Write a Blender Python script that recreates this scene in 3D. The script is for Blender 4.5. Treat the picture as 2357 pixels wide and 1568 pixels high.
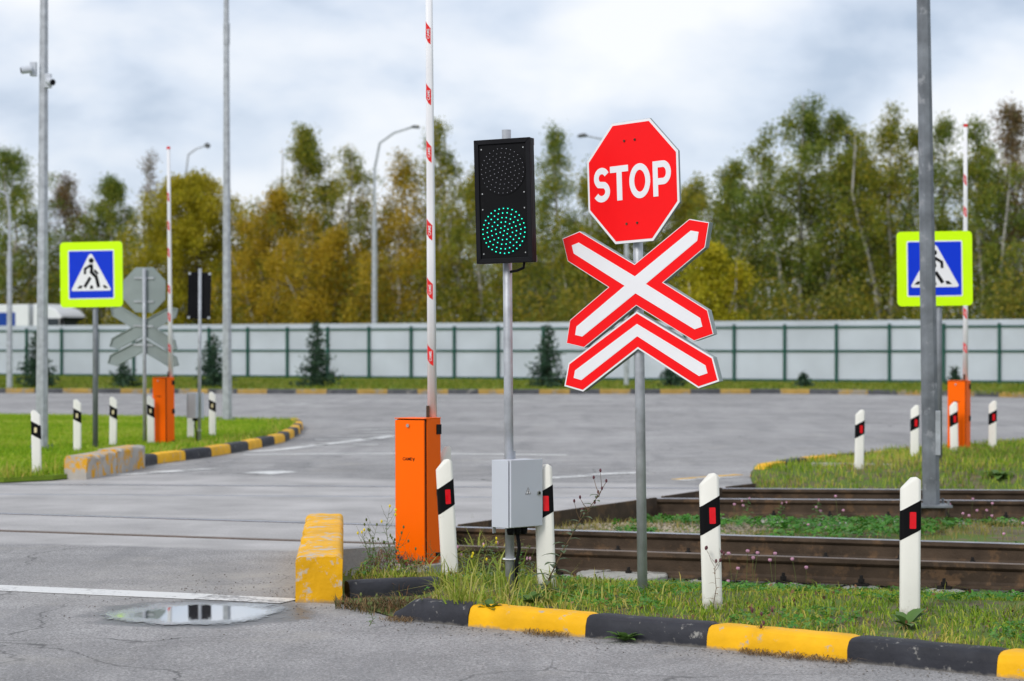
import bpy, bmesh, math, random
import numpy as np
from mathutils import Vector, Matrix, noise
for o in list(bpy.data.objects): bpy.data.objects.remove(o, do_unlink=True)
S = bpy.context.scene
COL = S.collection
PI = math.pi
random.seed(7)

# ------------------------------------------------------------------ camera, sky, sun, exposure
F = 4910.0; HZ = 802.0; CXD = 1178.5; EYE = 1.5      # focal length and horizon measured on a 2357 px wide frame
cam_d = bpy.data.cameras.new('camera'); cam = bpy.data.objects.new('camera', cam_d); COL.objects.link(cam)
cam.location = (0, 0, EYE); cam.rotation_euler = (PI/2, 0, 0)
cam_d.sensor_width = 36.0; cam_d.lens = F/2357*36.0; cam_d.shift_y = 18/2357
cam_d.clip_start = 0.1; cam_d.clip_end = 3000
cam_d.dof.use_dof = True; cam_d.dof.focus_distance = 12.1; cam_d.dof.aperture_fstop = 3.2
S.camera = cam
S.render.resolution_x = 1024; S.render.resolution_y = 681
S.view_settings.view_transform = 'Standard'; S.view_settings.look = 'None'
S.view_settings.gamma = 1; S.view_settings.use_curve_mapping = False
S.view_settings.exposure = 0.40

SUN_EL, SUN_AZ = math.radians(38), math.radians(215)   # behind the camera, to its left
W = bpy.data.worlds.new('World'); S.world = W; W.use_nodes = True
def build_world():
    nt = W.node_tree; nt.nodes.clear()
    N = lambda t: nt.nodes.new(t); L = nt.links.new
    out = N('ShaderNodeOutputWorld'); bg = N('ShaderNodeBackground'); L(bg.outputs[0], out.inputs[0])
    bg.inputs['Strength'].default_value = 0.1
    sky = N('ShaderNodeTexSky'); sky.sky_type = 'NISHITA'; sky.sun_disc = False
    sky.sun_elevation = SUN_EL; sky.sun_rotation = SUN_AZ
    tc = N('ShaderNodeTexCoord')
    mp = N('ShaderNodeMapping'); mp.inputs['Scale'].default_value = (1.0, 1.0, 1.9); mp.inputs['Location'].default_value = (1.9, 0.35, 0.3)
    L(tc.outputs['Generated'], mp.inputs['Vector'])
    n1 = N('ShaderNodeTexNoise'); n1.inputs['Scale'].default_value = 9.0; n1.inputs['Detail'].default_value = 6
    n1.inputs['Roughness'].default_value = 0.47; n1.inputs['Distortion'].default_value = 0.15
    L(mp.outputs[0], n1.inputs['Vector'])
    cr = N('ShaderNodeValToRGB'); e = cr.color_ramp.elements          # cloud brightness: blue-grey undersides to white tops
    e[0].position = 0.34; e[0].color = (.50, .59, .735, 1)
    e[1].position = 0.64; e[1].color = (.99, 1.0, 1.03, 1)
    m = e.new(0.44); m.color = (.71, .785, .91, 1)
    m = e.new(0.52); m.color = (.85, .895, .975, 1)
    L(n1.outputs['Fac'], cr.inputs[0])
    sc = N('ShaderNodeVectorMath'); sc.operation = 'SCALE'; sc.inputs['Scale'].default_value = 7.8
    L(cr.outputs[0], sc.inputs[0])
    mix = N('ShaderNodeMix'); mix.data_type = 'RGBA'; mix.inputs[0].default_value = 0.90
    L(sky.outputs[0], mix.inputs[6]); L(sc.outputs[0], mix.inputs[7])
    L(mix.outputs[2], bg.inputs['Color'])
build_world()
sun_d = bpy.data.lights.new('sun', 'SUN'); sun = bpy.data.objects.new('sun', sun_d); COL.objects.link(sun)
sun_d.energy = 1.5; sun_d.angle = math.radians(18); sun_d.color = (1.0, .96, .9)
_d = Vector((math.sin(SUN_AZ)*math.cos(SUN_EL), math.cos(SUN_AZ)*math.cos(SUN_EL), math.sin(SUN_EL)))
sun.rotation_euler = _d.to_track_quat('Z', 'Y').to_euler(); sun.location = (-8, -10, 14)

# ------------------------------------------------------------------ helpers
def P(x, y, z=0.0):
    d = (EYE-z)*F/(y-HZ); return Vector(((x-CXD)/F*d, d, z))
def PD(x, y, d): return Vector(((x-CXD)/F*d, d, EYE-(y-HZ)*d/F))
def sm(t): t = max(0.0, min(1.0, t)); return t*t*(3-2*t)

class MB:
    def __init__(s): s.v = []; s.f = []
    def add(s, vs, fs):
        b = len(s.v); s.v += [tuple(v) for v in vs]; s.f += [tuple(b+i for i in f) for f in fs]; return s
    def box(s, c, d, m=None):
        hx, hy, hz = d[0]/2, d[1]/2, d[2]/2
        vs = [Vector((c[0]+a*hx, c[1]+b*hy, c[2]+k*hz)) for k in (-1, 1) for a, b in ((-1,-1),(1,-1),(1,1),(-1,1))]
        if m is not None: vs = [m @ v for v in vs]
        return s.add(vs, [(3,2,1,0),(4,5,6,7),(0,1,5,4),(1,2,6,5),(2,3,7,6),(3,0,4,7)])
    def tube(s, pts, rad, n=10, cap=True, sx=1, sy=1):
        pts = [Vector(p) for p in pts]; rad = rad if isinstance(rad, (list, tuple)) else [rad]*len(pts)
        vs = []; prev = None
        for i, p in enumerate(pts):
            t = (pts[min(i+1, len(pts)-1)]-pts[max(i-1, 0)]).normalized()
            if prev is None:
                a = Vector((1,0,0)) if abs(t.x) < .9 else Vector((0,1,0))
            else: a = prev
            a = (a - t*a.dot(t)).normalized(); b = t.cross(a); prev = a
            for k in range(n):
                q = 2*PI*(k+.5)/n; vs.append(p + a*math.cos(q)*rad[i]*sx + b*math.sin(q)*rad[i]*sy)
        fs = [(i*n+k, i*n+(k+1)%n, (i+1)*n+(k+1)%n, (i+1)*n+k) for i in range(len(pts)-1) for k in range(n)]
        if cap: fs += [tuple(reversed(range(n))), tuple(range((len(pts)-1)*n, len(pts)*n))]
        return s.add(vs, fs)
    def poly(s, fr, pts, n0, n1):
        k = len(pts)
        vs = [fr(u, v, n1) for u, v in pts] + [fr(u, v, n0) for u, v in pts]
        tri = tess(pts)
        fs = [tuple(t) for t in tri] + [tuple(k+i for i in reversed(t)) for t in tri]
        fs += [(i, k+i, k+(i+1) % k, (i+1) % k) for i in range(k)]
        return s.add(vs, fs)
    def strip(s, fr, pts, w, n0, n1, closed=False):
        """thick stroke along a polyline, laid on a frame"""
        pts = [Vector(p) for p in pts]; m = len(pts); Lf = []; Rt = []
        for i, p in enumerate(pts):
            if closed: a, b = pts[i-1], pts[(i+1) % m]
            else: a, b = pts[max(i-1, 0)], pts[min(i+1, m-1)]
            t1 = (p-a).normalized() if (p-a).length > 1e-9 else (b-p).normalized()
            t2 = (b-p).normalized() if (b-p).length > 1e-9 else t1
            n_ = Vector((-(t1.y+t2.y), t1.x+t2.x)); n_ = n_.normalized()
            c = max(.35, n_.dot(Vector((-t1.y, t1.x))))
            Lf.append(p+n_*w/2/c); Rt.append(p-n_*w/2/c)
        vs = [fr(q.x, q.y, n1) for q in Lf]+[fr(q.x, q.y, n1) for q in Rt]+[fr(q.x, q.y, n0) for q in Lf]+[fr(q.x, q.y, n0) for q in Rt]
        fs = []
        for i in range(m if closed else m-1):
            j = (i+1) % m
            fs += [(i, m+i, m+j, j), (2*m+j, 3*m+j, 3*m+i, 2*m+i), (i, j, 2*m+j, 2*m+i), (m+j, m+i, 3*m+i, 3*m+j)]
        if not closed: fs += [(0, 2*m, 3*m, m), (m-1, 2*m-1, 4*m-1, 3*m-1)]
        return s.add(vs, fs)
    def build(s, name, mat, parent=None, smooth=False, bevel=0, seg=2, loc=None):
        me = bpy.data.meshes.new(name); me.from_pydata(s.v, [], s.f)
        bm = bmesh.new(); bm.from_mesh(me); bmesh.ops.recalc_face_normals(bm, faces=bm.faces); bm.to_mesh(me); bm.free()
        me.materials.append(mat)
        if smooth: me.shade_smooth() if hasattr(me, 'shade_smooth') else None
        o = bpy.data.objects.new(name, me); COL.objects.link(o)
        if parent: o.parent = parent
        if loc is not None: o.location = loc
        if bevel:
            b = o.modifiers.new('bevel', 'BEVEL'); b.width = bevel; b.segments = seg; b.limit_method = 'ANGLE'; b.angle_limit = math.radians(40)
            me.shade_smooth(); b.harden_normals = True
        return o
from mathutils.geometry import tessellate_polygon
def tess(pts): return tessellate_polygon([[Vector((p[0], p[1], 0)) for p in pts]])
def frame(o, psi=0.0, roll=0.0):
    """sign plane seen from its front: u right, v up, n out; psi > 0 turns the front to the viewer's left"""
    o = Vector(o); ux = Vector((math.cos(psi), -math.sin(psi), 0)); n = Vector((-math.sin(psi), -math.cos(psi), 0)); uz = Vector((0, 0, 1))
    a = ux*math.cos(roll)+uz*math.sin(roll); b = uz*math.cos(roll)-ux*math.sin(roll)
    return lambda u, v, k=0.0: o+a*u+b*v+n*k
def inset(pts, d):
    """offset a polygon inwards, mitred"""
    m = len(pts); A = sum(pts[i][0]*pts[(i+1) % m][1]-pts[(i+1) % m][0]*pts[i][1] for i in range(m)); sg = 1 if A > 0 else -1
    out = []
    for i in range(m):
        p = Vector(pts[i][:2]); a = (p-Vector(pts[i-1])).normalized(); b = (Vector(pts[(i+1) % m])-p).normalized()
        n1 = Vector((-a.y, a.x))*sg; n2 = Vector((-b.y, b.x))*sg
        k = (n1+n2); k = k/max(.25, k.dot(n1)); out.append((p.x+k.x*d, p.y+k.y*d))
    return out
def rrect(w, h, r, n=5):
    out = []
    for cx, cy, a0 in ((w/2-r, h/2-r, 0), (-w/2+r, h/2-r, 90), (-w/2+r, -h/2+r, 180), (w/2-r, -h/2+r, 270)):
        for k in range(n+1):
            a = math.radians(a0+90*k/n); out.append((cx+r*math.cos(a), cy+r*math.sin(a)))
    return out
def tag(o, label=None, cat=None, group=None, kind=None):
    if label: o['label'] = label
    if cat: o['category'] = cat
    if group: o['group'] = group
    if kind: o['kind'] = kind
    return o
def empty(name, loc, rot=(0, 0, 0)):
    o = bpy.data.objects.new(name, None); COL.objects.link(o); o.location = loc; o.rotation_euler = rot; o.empty_display_size = .1
    return o
def copy_tree(o, parent=None):
    c = o.copy(); COL.objects.link(c); c.parent = parent
    for ch in [x for x in KIDS.get(o.name, [])]:
        copy_tree(ch, c)
    return c
KIDS = {}
def index_children():
    KIDS.clear()
    for o in bpy.data.objects:
        if o.parent: KIDS.setdefault(o.parent.name, []).append(o)
def tri_mesh(name, V, T, mat, label=None, cat=None, kind='stuff', parent=None, smooth=False):
    V = np.asarray(V, dtype=np.float32).reshape(-1, 3); T = np.asarray(T, dtype=np.int32).reshape(-1, 3)
    me = bpy.data.meshes.new(name); me.vertices.add(len(V)); me.vertices.foreach_set('co', V.ravel())
    me.loops.add(T.size); me.loops.foreach_set('vertex_index', T.ravel())
    me.polygons.add(len(T)); me.polygons.foreach_set('loop_start', np.arange(0, T.size, 3, dtype=np.int32))
    me.update(calc_edges=True); me.validate()
    me.materials.append(mat)
    if smooth: me.shade_smooth()
    o = bpy.data.objects.new(name, me); COL.objects.link(o)
    if parent: o.parent = parent
    tag(o, label, cat, None, kind)
    return o

# ------------------------------------------------------------------ materials
def newmat(name):
    m = bpy.data.materials.new(name); m.use_nodes = True; nt = m.node_tree
    return m, nt, nt.nodes['Principled BSDF'], nt.nodes.new, nt.links.new
def pm(name, c, rough=.6, var=.12, scale=6, metal=0, bump=0, bscale=60, dirt=None, dirt_amt=.5, dscale=3, spec=.22, coat=0, grime=None, gh=.06):
    """painted / plain material: base colour with soft variation, optional worn patches of a second colour, fine relief"""
    m, nt, b, N, L = newmat(name)
    b.inputs['Roughness'].default_value = rough; b.inputs['Metallic'].default_value = metal
    b.inputs['Specular IOR Level'].default_value = spec; b.inputs['Coat Weight'].default_value = coat
    tc = N('ShaderNodeTexCoord'); oi = N('ShaderNodeObjectInfo')
    ad = N('ShaderNodeVectorMath'); ad.operation = 'ADD'; L(tc.outputs['Object'], ad.inputs[0])
    ms = N('ShaderNodeMath'); ms.operation = 'MULTIPLY'; ms.inputs[1].default_value = 37; L(oi.outputs['Random'], ms.inputs[0]); L(ms.outputs[0], ad.inputs[1])
    n = N('ShaderNodeTexNoise'); n.inputs['Scale'].default_value = scale; n.inputs['Detail'].default_value = 6; L(ad.outputs[0], n.inputs['Vector'])
    mr = N('ShaderNodeMapRange'); mr.inputs[1].default_value = .3; mr.inputs[2].default_value = .7; mr.inputs[3].default_value = 1-var; mr.inputs[4].default_value = 1+var
    L(n.outputs['Fac'], mr.inputs[0])
    mu = N('ShaderNodeVectorMath'); mu.operation = 'SCALE'; mu.inputs[0].default_value = c; L(mr.outputs[0], mu.inputs['Scale'])
    col = mu.outputs[0]
    if dirt:
        n2 = N('ShaderNodeTexNoise'); n2.inputs['Scale'].default_value = dscale; n2.inputs['Detail'].default_value = 9; n2.inputs['Roughness'].default_value = .68; L(ad.outputs[0], n2.inputs['Vector'])
        r2 = N('ShaderNodeMapRange'); r2.inputs[1].default_value = 1-dirt_amt; r2.inputs[2].default_value = 1-dirt_amt+.07; L(n2.outputs['Fac'], r2.inputs[0])
        mx = N('ShaderNodeMix'); mx.data_type = 'RGBA'; L(r2.outputs[0], mx.inputs[0]); L(col, mx.inputs[6]); mx.inputs[7].default_value = (*dirt, 1); col = mx.outputs[2]
    if grime:      # splashed road dirt low on the thing
        sz = N('ShaderNodeSeparateXYZ'); L(tc.outputs['Object'], sz.inputs[0])
        n5 = N('ShaderNodeTexNoise'); n5.inputs['Scale'].default_value = 14; n5.inputs['Detail'].default_value = 8; n5.inputs['Roughness'].default_value = .7; L(ad.outputs[0], n5.inputs['Vector'])
        h5 = N('ShaderNodeMath'); h5.operation = 'MULTIPLY_ADD'; L(n5.outputs['Fac'], h5.inputs[0]); h5.inputs[1].default_value = gh*3; h5.inputs[2].default_value = -gh*1.0
        d5 = N('ShaderNodeMath'); d5.operation = 'SUBTRACT'; L(h5.outputs[0], d5.inputs[0]); L(sz.outputs[2], d5.inputs[1])
        r5 = N('ShaderNodeMapRange'); r5.inputs[1].default_value = -gh*.2; r5.inputs[2].default_value = gh*.6; r5.inputs[4].default_value = .75; L(d5.outputs[0], r5.inputs[0])
        m5 = N('ShaderNodeMix'); m5.data_type = 'RGBA'; L(r5.outputs[0], m5.inputs[0]); L(col, m5.inputs[6]); m5.inputs[7].default_value = (*grime, 1); col = m5.outputs[2]
    L(col, b.inputs['Base Color'])
    if bump:
        n3 = N('ShaderNodeTexNoise'); n3.inputs['Scale'].default_value = bscale; n3.inputs['Detail'].default_value = 5; L(ad.outputs[0], n3.inputs['Vector'])
        bp = N('ShaderNodeBump'); bp.inputs['Strength'].default_value = bump; bp.inputs['Distance'].default_value = .01; L(n3.outputs['Fac'], bp.inputs['Height']); L(bp.outputs[0], b.inputs['Normal'])
    return m
def emis(name, c, st):
    m, nt, b, N, L = newmat(name); b.inputs['Base Color'].default_value = (*c, 1); b.inputs['Emission Color'].default_value = (*c, 1); b.inputs['Emission Strength'].default_value = st
    return m
def leafmat(name, cols, trans=.42, rough=.55):
    """foliage: each leaf takes its own colour from the list"""
    m, nt, b, N, L = newmat(name)
    g = N('ShaderNodeNewGeometry'); cr = N('ShaderNodeValToRGB'); e = cr.color_ramp.elements
    e[0].position = 0; e[0].color = (*cols[0], 1); e[1].position = 1; e[1].color = (*cols[-1], 1)
    for i, c in enumerate(cols[1:-1]): q = e.new((i+1)/(len(cols)-1)); q.color = (*c, 1)
    tc = N('ShaderNodeTexCoord'); n = N('ShaderNodeTexNoise'); n.inputs['Scale'].default_value = .55; n.inputs['Detail'].default_value = 3; L(tc.outputs['Object'], n.inputs['Vector'])
    mr = N('ShaderNodeMapRange'); mr.inputs[1].default_value = .35; mr.inputs[2].default_value = .65; mr.inputs[3].default_value = -.3; mr.inputs[4].default_value = .3; L(n.outputs['Fac'], mr.inputs[0])
    ad = N('ShaderNodeMath'); ad.operation = 'ADD'; L(g.outputs['Random Per Island'], ad.inputs[0]); L(mr.outputs[0], ad.inputs[1]); ad.use_clamp = True
    L(ad.outputs[0], cr.inputs[0]); L(cr.outputs[0], b.inputs['Base Color']); b.inputs['Roughness'].default_value = rough; b.inputs['Specular IOR Level'].default_value = .25
    t = N('ShaderNodeBsdfTranslucent'); L(cr.outputs[0], t.inputs[0]); ms = N('ShaderNodeMixShader'); ms.inputs[0].default_value = trans
    out = nt.nodes['Material Output']; L(b.outputs[0], ms.inputs[1]); L(t.outputs[0], ms.inputs[2]); L(ms.outputs[0], out.inputs[0])
    return m

M = {}
M['galv'] = pm('galvanised_steel', (.42, .44, .47), .5, .22, 9, .35, .15, 90, (.42, .44, .46), .42, 14)
M['galv_pole'] = pm('dark_galvanised_pole', (.19, .205, .225), .5, .3, 5, .3, .12, 60, (.30, .31, .33), .44, 6)
M['galv_dark'] = pm('weathered_steel', (.20, .215, .235), .55, .2, 7, .3, .1, 90)
M['sign_back'] = pm('sign_back_grey', (.27, .31, .31), .55, .08, 4, .2)
M['sign_white'] = pm('sign_white', (.80, .80, .82), .35, .02, 5, dirt=(.45, .44, .42), dirt_amt=.27, dscale=40)
M['sign_red'] = pm('sign_red', (.93, .003, .005), .42, .04, 3, dirt=(.62, .02, .02), dirt_amt=.28, dscale=30)
M['seam'] = pm('sheeting_seam', (.62, .50, .50), .5, .2, 30)
M['lime'] = pm('fluorescent_lime', (.62, 1.0, .0), .4, .02, 5)
M['blue'] = pm('sign_blue', (.0, .035, .62), .4, .03, 5)
M['black'] = pm('black_plastic', (.008, .008, .010), .55, .2, 5, bump=.08, bscale=40, spec=.12)
M['black_face'] = pm('black_panel', (.005, .005, .006), .45, .3, 3, dirt=(.014, .014, .015), dirt_amt=.45, dscale=5, spec=.10)
M['black_mark'] = pm('black_mark', (.005, .005, .006), .5, .1, spec=.1)
M['orange'] = pm('orange_cabinet_paint', (1.0, .142, .0), .42, .03, 3, dirt=(.62, .10, .02), dirt_amt=.30, dscale=30, bump=.05, bscale=90, spec=.12, grime=(.40, .12, .04), gh=.06)
M['boom_white'] = pm('boom_white', (.78, .78, .80), .4, .03, 4, dirt=(.55, .54, .53), dirt_amt=.3, dscale=6)
M['sticker_red'] = pm('sticker_red', (.72, .02, .02), .4, .05)
M['post_white'] = pm('post_white_plastic', (.74, .73, .67), .5, .04, 5, dirt=(.40, .37, .32), dirt_amt=.35, dscale=16, bump=.04, bscale=60, grime=(.27, .24, .18), gh=.12)
M['reflector_red'] = pm('reflector_red', (.72, .004, .012), .2, .05, 60, coat=.5)
M['reflector_pale'] = pm('reflector_pale', (.72, .62, .38), .2, .05, 60, coat=.5)
M['box_grey'] = pm('box_grey_paint', (.52, .55, .60), .42, .03, 4, dirt=(.35, .37, .41), dirt_amt=.28, dscale=30)
M['chrome'] = pm('chrome', (.6, .6, .58), .25, .1, metal=1)
M['concrete'] = pm('concrete', (.36, .35, .32), .85, .2, 6, bump=.5, bscale=50, dirt=(.22, .21, .19), dirt_amt=.45, dscale=5)
M['bolt'] = pm('black_bolt', (.016, .014, .013), .7, .3, 8)
M['rust'] = pm('rusty_steel', (.062, .042, .028), .75, .45, 4, bump=.4, bscale=60, dirt=(.12, .072, .04), dirt_amt=.47, dscale=5)
M['polished'] = pm('polished_rail', (.42, .43, .47), .33, .15, 9, metal=.85)
M['dull_rail'] = pm('dull_rail_head', (.16, .12, .095), .5, .2, 9, metal=.4)
M['kerb_yellow'] = pm('kerb_yellow_paint', (.80, .42, .006), .6, .14, 4, bump=.45, bscale=25, dirt=(.42, .38, .30), dirt_amt=.415, dscale=13, grime=(.26, .23, .19), gh=.022)
M['kerb_black'] = pm('kerb_black_paint', (.030, .031, .038), .6, .3, 5, bump=.45, bscale=25, dirt=(.28, .27, .25), dirt_amt=.40, dscale=13, grime=(.20, .185, .165), gh=.022)
M['kerb_block'] = pm('kerb_block_paint', (.78, .40, .006), .62, .16, 3, bump=.6, bscale=22, dirt=(.50, .46, .40), dirt_amt=.465, dscale=8, grime=(.24, .21, .18), gh=.03)
M['kerb_far_yellow'] = pm('kerb_faded_yellow', (.36, .23, .06), .8, .2, 3, dirt=(.25, .22, .17), dirt_amt=.48, dscale=2.5)
M['kerb_far_black'] = pm('kerb_faded_black', (.075, .078, .085), .8, .2, 3, dirt=(.22, .21, .19), dirt_amt=.42, dscale=2.5)
M['kerb_worn'] = pm('kerb_worn_paint', (.42, .39, .35), .8, .15, 5, bump=.5, bscale=25, dirt=(.68, .34, .02), dirt_amt=.50, dscale=6)
M['fence_white'] = pm('fence_sheet', (.53, .565, .63), .5, .09, .5, dirt=(.5, .52, .56), dirt_amt=.35, dscale=.7)
M['fence_green'] = pm('fence_green', (.012, .075, .055), .5, .1, 2)
M['soil'] = pm('soil', (.13, .11, .065), .95, .4, 5, bump=.8, bscale=40, dirt=(.10, .15, .03), dirt_amt=.55, dscale=3)
M['lawn'] = pm('lawn_soil', (.14, .21, .02), .95, .3, 2.5, bump=.6, bscale=30)
M['ballast'] = pm('ballast_stone', (.22, .205, .19), .9, .35, 3, bump=.4, bscale=80)
M['gravel'] = pm('pale_gravel', (.34, .29, .22), .9, .3, 3, bump=.4, bscale=80)
M['bark'] = pm('birch_bark', (.42, .40, .37), .8, .25, 4, dirt=(.06, .055, .05), dirt_amt=.46, dscale=5)
M['bark_dark'] = pm('dark_bark', (.09, .075, .055), .9, .3, 4)
M['stem'] = pm('weed_stem', (.11, .13, .04), .7, .3, 20)
M['stem_brown'] = pm('weed_stem_brown', (.14, .09, .05), .8, .3, 20)
M['pink'] = pm('clover_pink', (.58, .30, .42), .7, .2, 50)
M['yellow_flower'] = pm('yellow_flower', (.75, .58, .02), .6, .1)
M['purple_bud'] = pm('thistle_bud', (.11, .04, .05), .7, .3)
M['truck_white'] = pm('truck_white', (.72, .73, .76), .35, .03, 1)
M['truck_blue'] = pm('truck_blue', (.01, .05, .30), .4, .05, 1)
M['glass'] = pm('dark_glass', (.03, .04, .05), .08, .1, 1)
M['rubber'] = pm('rubber', (.02, .02, .02), .8, .1)
M['building_blue'] = pm('building_blue', (.02, .07, .22), .6, .1, .5)
M['lamp_head'] = pm('lamp_head', (.12, .125, .13), .5, .1)
M['led_green'] = emis('led_green', (.0, .72, .48), 1.5)
M['led_off'] = pm('led_clear', (.45, .45, .50), .15, .2, 60)
M['birch_a'] = leafmat('leaf_birch_olive', [(0.146, 0.186, 0.025),(0.220, 0.252, 0.030),(0.305, 0.300, 0.030),(0.439, 0.348, 0.030)])
M['birch_g'] = leafmat('leaf_birch_green', [(0.096, 0.150, 0.025),(0.154, 0.216, 0.030),(0.230, 0.276, 0.035),(0.333, 0.312, 0.040)])
M['birch_y'] = leafmat('leaf_birch_gold', [(0.246, 0.209, 0.020),(0.381, 0.286, 0.020),(0.504, 0.341, 0.020),(0.582, 0.396, 0.030)])
M['willow'] = leafmat('leaf_willow', [(.24,.23,.012),(.34,.31,.015),(.43,.36,.018),(.50,.41,.02)])
M['sparse'] = leafmat('leaf_brown', [(0.168, 0.119, 0.070), (0.266, 0.182, 0.098), (0.168, 0.168, 0.070), (0.350, 0.196, 0.070)])
M['yellow'] = leafmat('leaf_yellow', [(0.260, 0.260, 0.013), (0.442, 0.403, 0.016), (0.598, 0.494, 0.026)])
M['under'] = leafmat('leaf_undergrowth', [(0.104, 0.125, 0.020),(0.169, 0.188, 0.025),(0.273, 0.237, 0.030),(0.364, 0.275, 0.030)])
M['spruce'] = leafmat('spruce_needles', [(0.016, 0.042, 0.026), (0.029, 0.065, 0.036), (0.052, 0.098, 0.052)], .1)
M['grass'] = leafmat('grass_blade', [(0.106, 0.204, 0.014), (0.213, 0.347, 0.020), (0.319, 0.428, 0.034), (0.552, 0.449, 0.102)], .3, .5)
M['grass_lawn'] = leafmat('grass_lawn', [(0.165, 0.314, 0.009), (0.248, 0.396, 0.012), (0.330, 0.462, 0.022), (0.429, 0.462, 0.075)], .3, .6)
M['grass_strip'] = leafmat('grass_strip', [(.10, .15, .01), (.15, .20, .015), (.20, .23, .025), (.27, .25, .05)], .3, .6)
M['grass_dry'] = leafmat('grass_dry', [(0.210, 0.195, 0.045), (0.330, 0.270, 0.075), (0.390, 0.300, 0.120), (0.180, 0.225, 0.030)], .3, .7)
M['tall_grass'] = leafmat('tall_grass', [(0.149, 0.230, 0.020), (0.243, 0.324, 0.034), (0.378, 0.405, 0.068), (0.486, 0.432, 0.135)], .35, .45)
M['clover'] = leafmat('clover_leaf', [(0.042, 0.168, 0.017), (0.070, 0.238, 0.028), (0.126, 0.308, 0.035)], .3, .5)
M['weed'] = leafmat('weed_leaf', [(0.070, 0.154, 0.031), (0.112, 0.210, 0.049), (0.154, 0.252, 0.056)], .3, .45)
M['weed_grey'] = leafmat('weed_leaf_grey', [(0.072, 0.111, 0.052), (0.111, 0.156, 0.078), (0.130, 0.182, 0.078)], .25, .5)
M['dead'] = leafmat('dead_weed', [(0.091, 0.046, 0.026), (0.182, 0.091, 0.046), (0.260, 0.169, 0.078), (0.065, 0.065, 0.026)], .2, .8)
M['straw'] = leafmat('straw', [(.22, .15, .07), (.32, .22, .11), (.14, .08, .04)], .2, .8)

# ------------------------------------------------------------------ track lines and terrain
N1 = lambda X: 17.79-.355*X
N2 = lambda X: 16.10-.355*X
F1 = lambda X: 23.10-.09*X
F2 = lambda X: 21.50-.09*X
Lk = [(-1.30, 12.62), (-.95, 12.45), (-.66, 11.86), (-.24, 11.53), (.375, 11.10), (.97, 10.71), (1.60, 10.24), (2.21, 9.78), (2.85, 9.32), (3.5, 8.85), (6, 7.05), (12, 2.8)]
Uk = [(-1.53, 15.95), (-.75, 16.5), (-.475, 18.6), (2.65, 23.5), (2.78, 24.9), (3.7, 27.0), (7.5, 31.3), (15, 37), (24, 41)]
def lerp_line(pl, X):
    if X <= pl[0][0]: return pl[0][1]
    for (a, b), (c, d) in zip(pl, pl[1:]):
        if X <= c: return b+(d-b)*(X-a)/(c-a)
    return pl[-1][1]
def zt(X, Y):
    n2, n1, f2, f1 = N2(X), N1(X), F2(X), F1(X)
    if Y < n2: z = -.215+.30*min(1.0, max(0.0, (n2-Y-.5)/2.7))
    elif Y < n1: z = -.215
    elif Y < f2: z = -.215+.07*sm((min(Y-n1, f2-Y)-.6)/1.0)
    elif Y < f1: z = -.215
    else: z = -.215+.30*sm((Y-f1-.4)/1.7)+.05*sm((X-3.6)/1.5)*sm((Y-f1-1)/2)
    if X < -.15 and Y < 13.9: z = min(z, .012+.075*max(sm((X+.62)/.35), sm((Y-12.75)/1.0)))
    return z+.014*noise.noise(Vector((X*1.7, Y*1.7, 0)))+.006*noise.noise(Vector((X*7, Y*7, 3)))

def PT(x, y):
    """where the sight line through a pixel meets the trackside ground"""
    z = .05
    for _ in range(30): q = P(x, y, z); z += .5*(zt(q.x, q.y)-z)
    return P(x, y, z)
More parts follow.
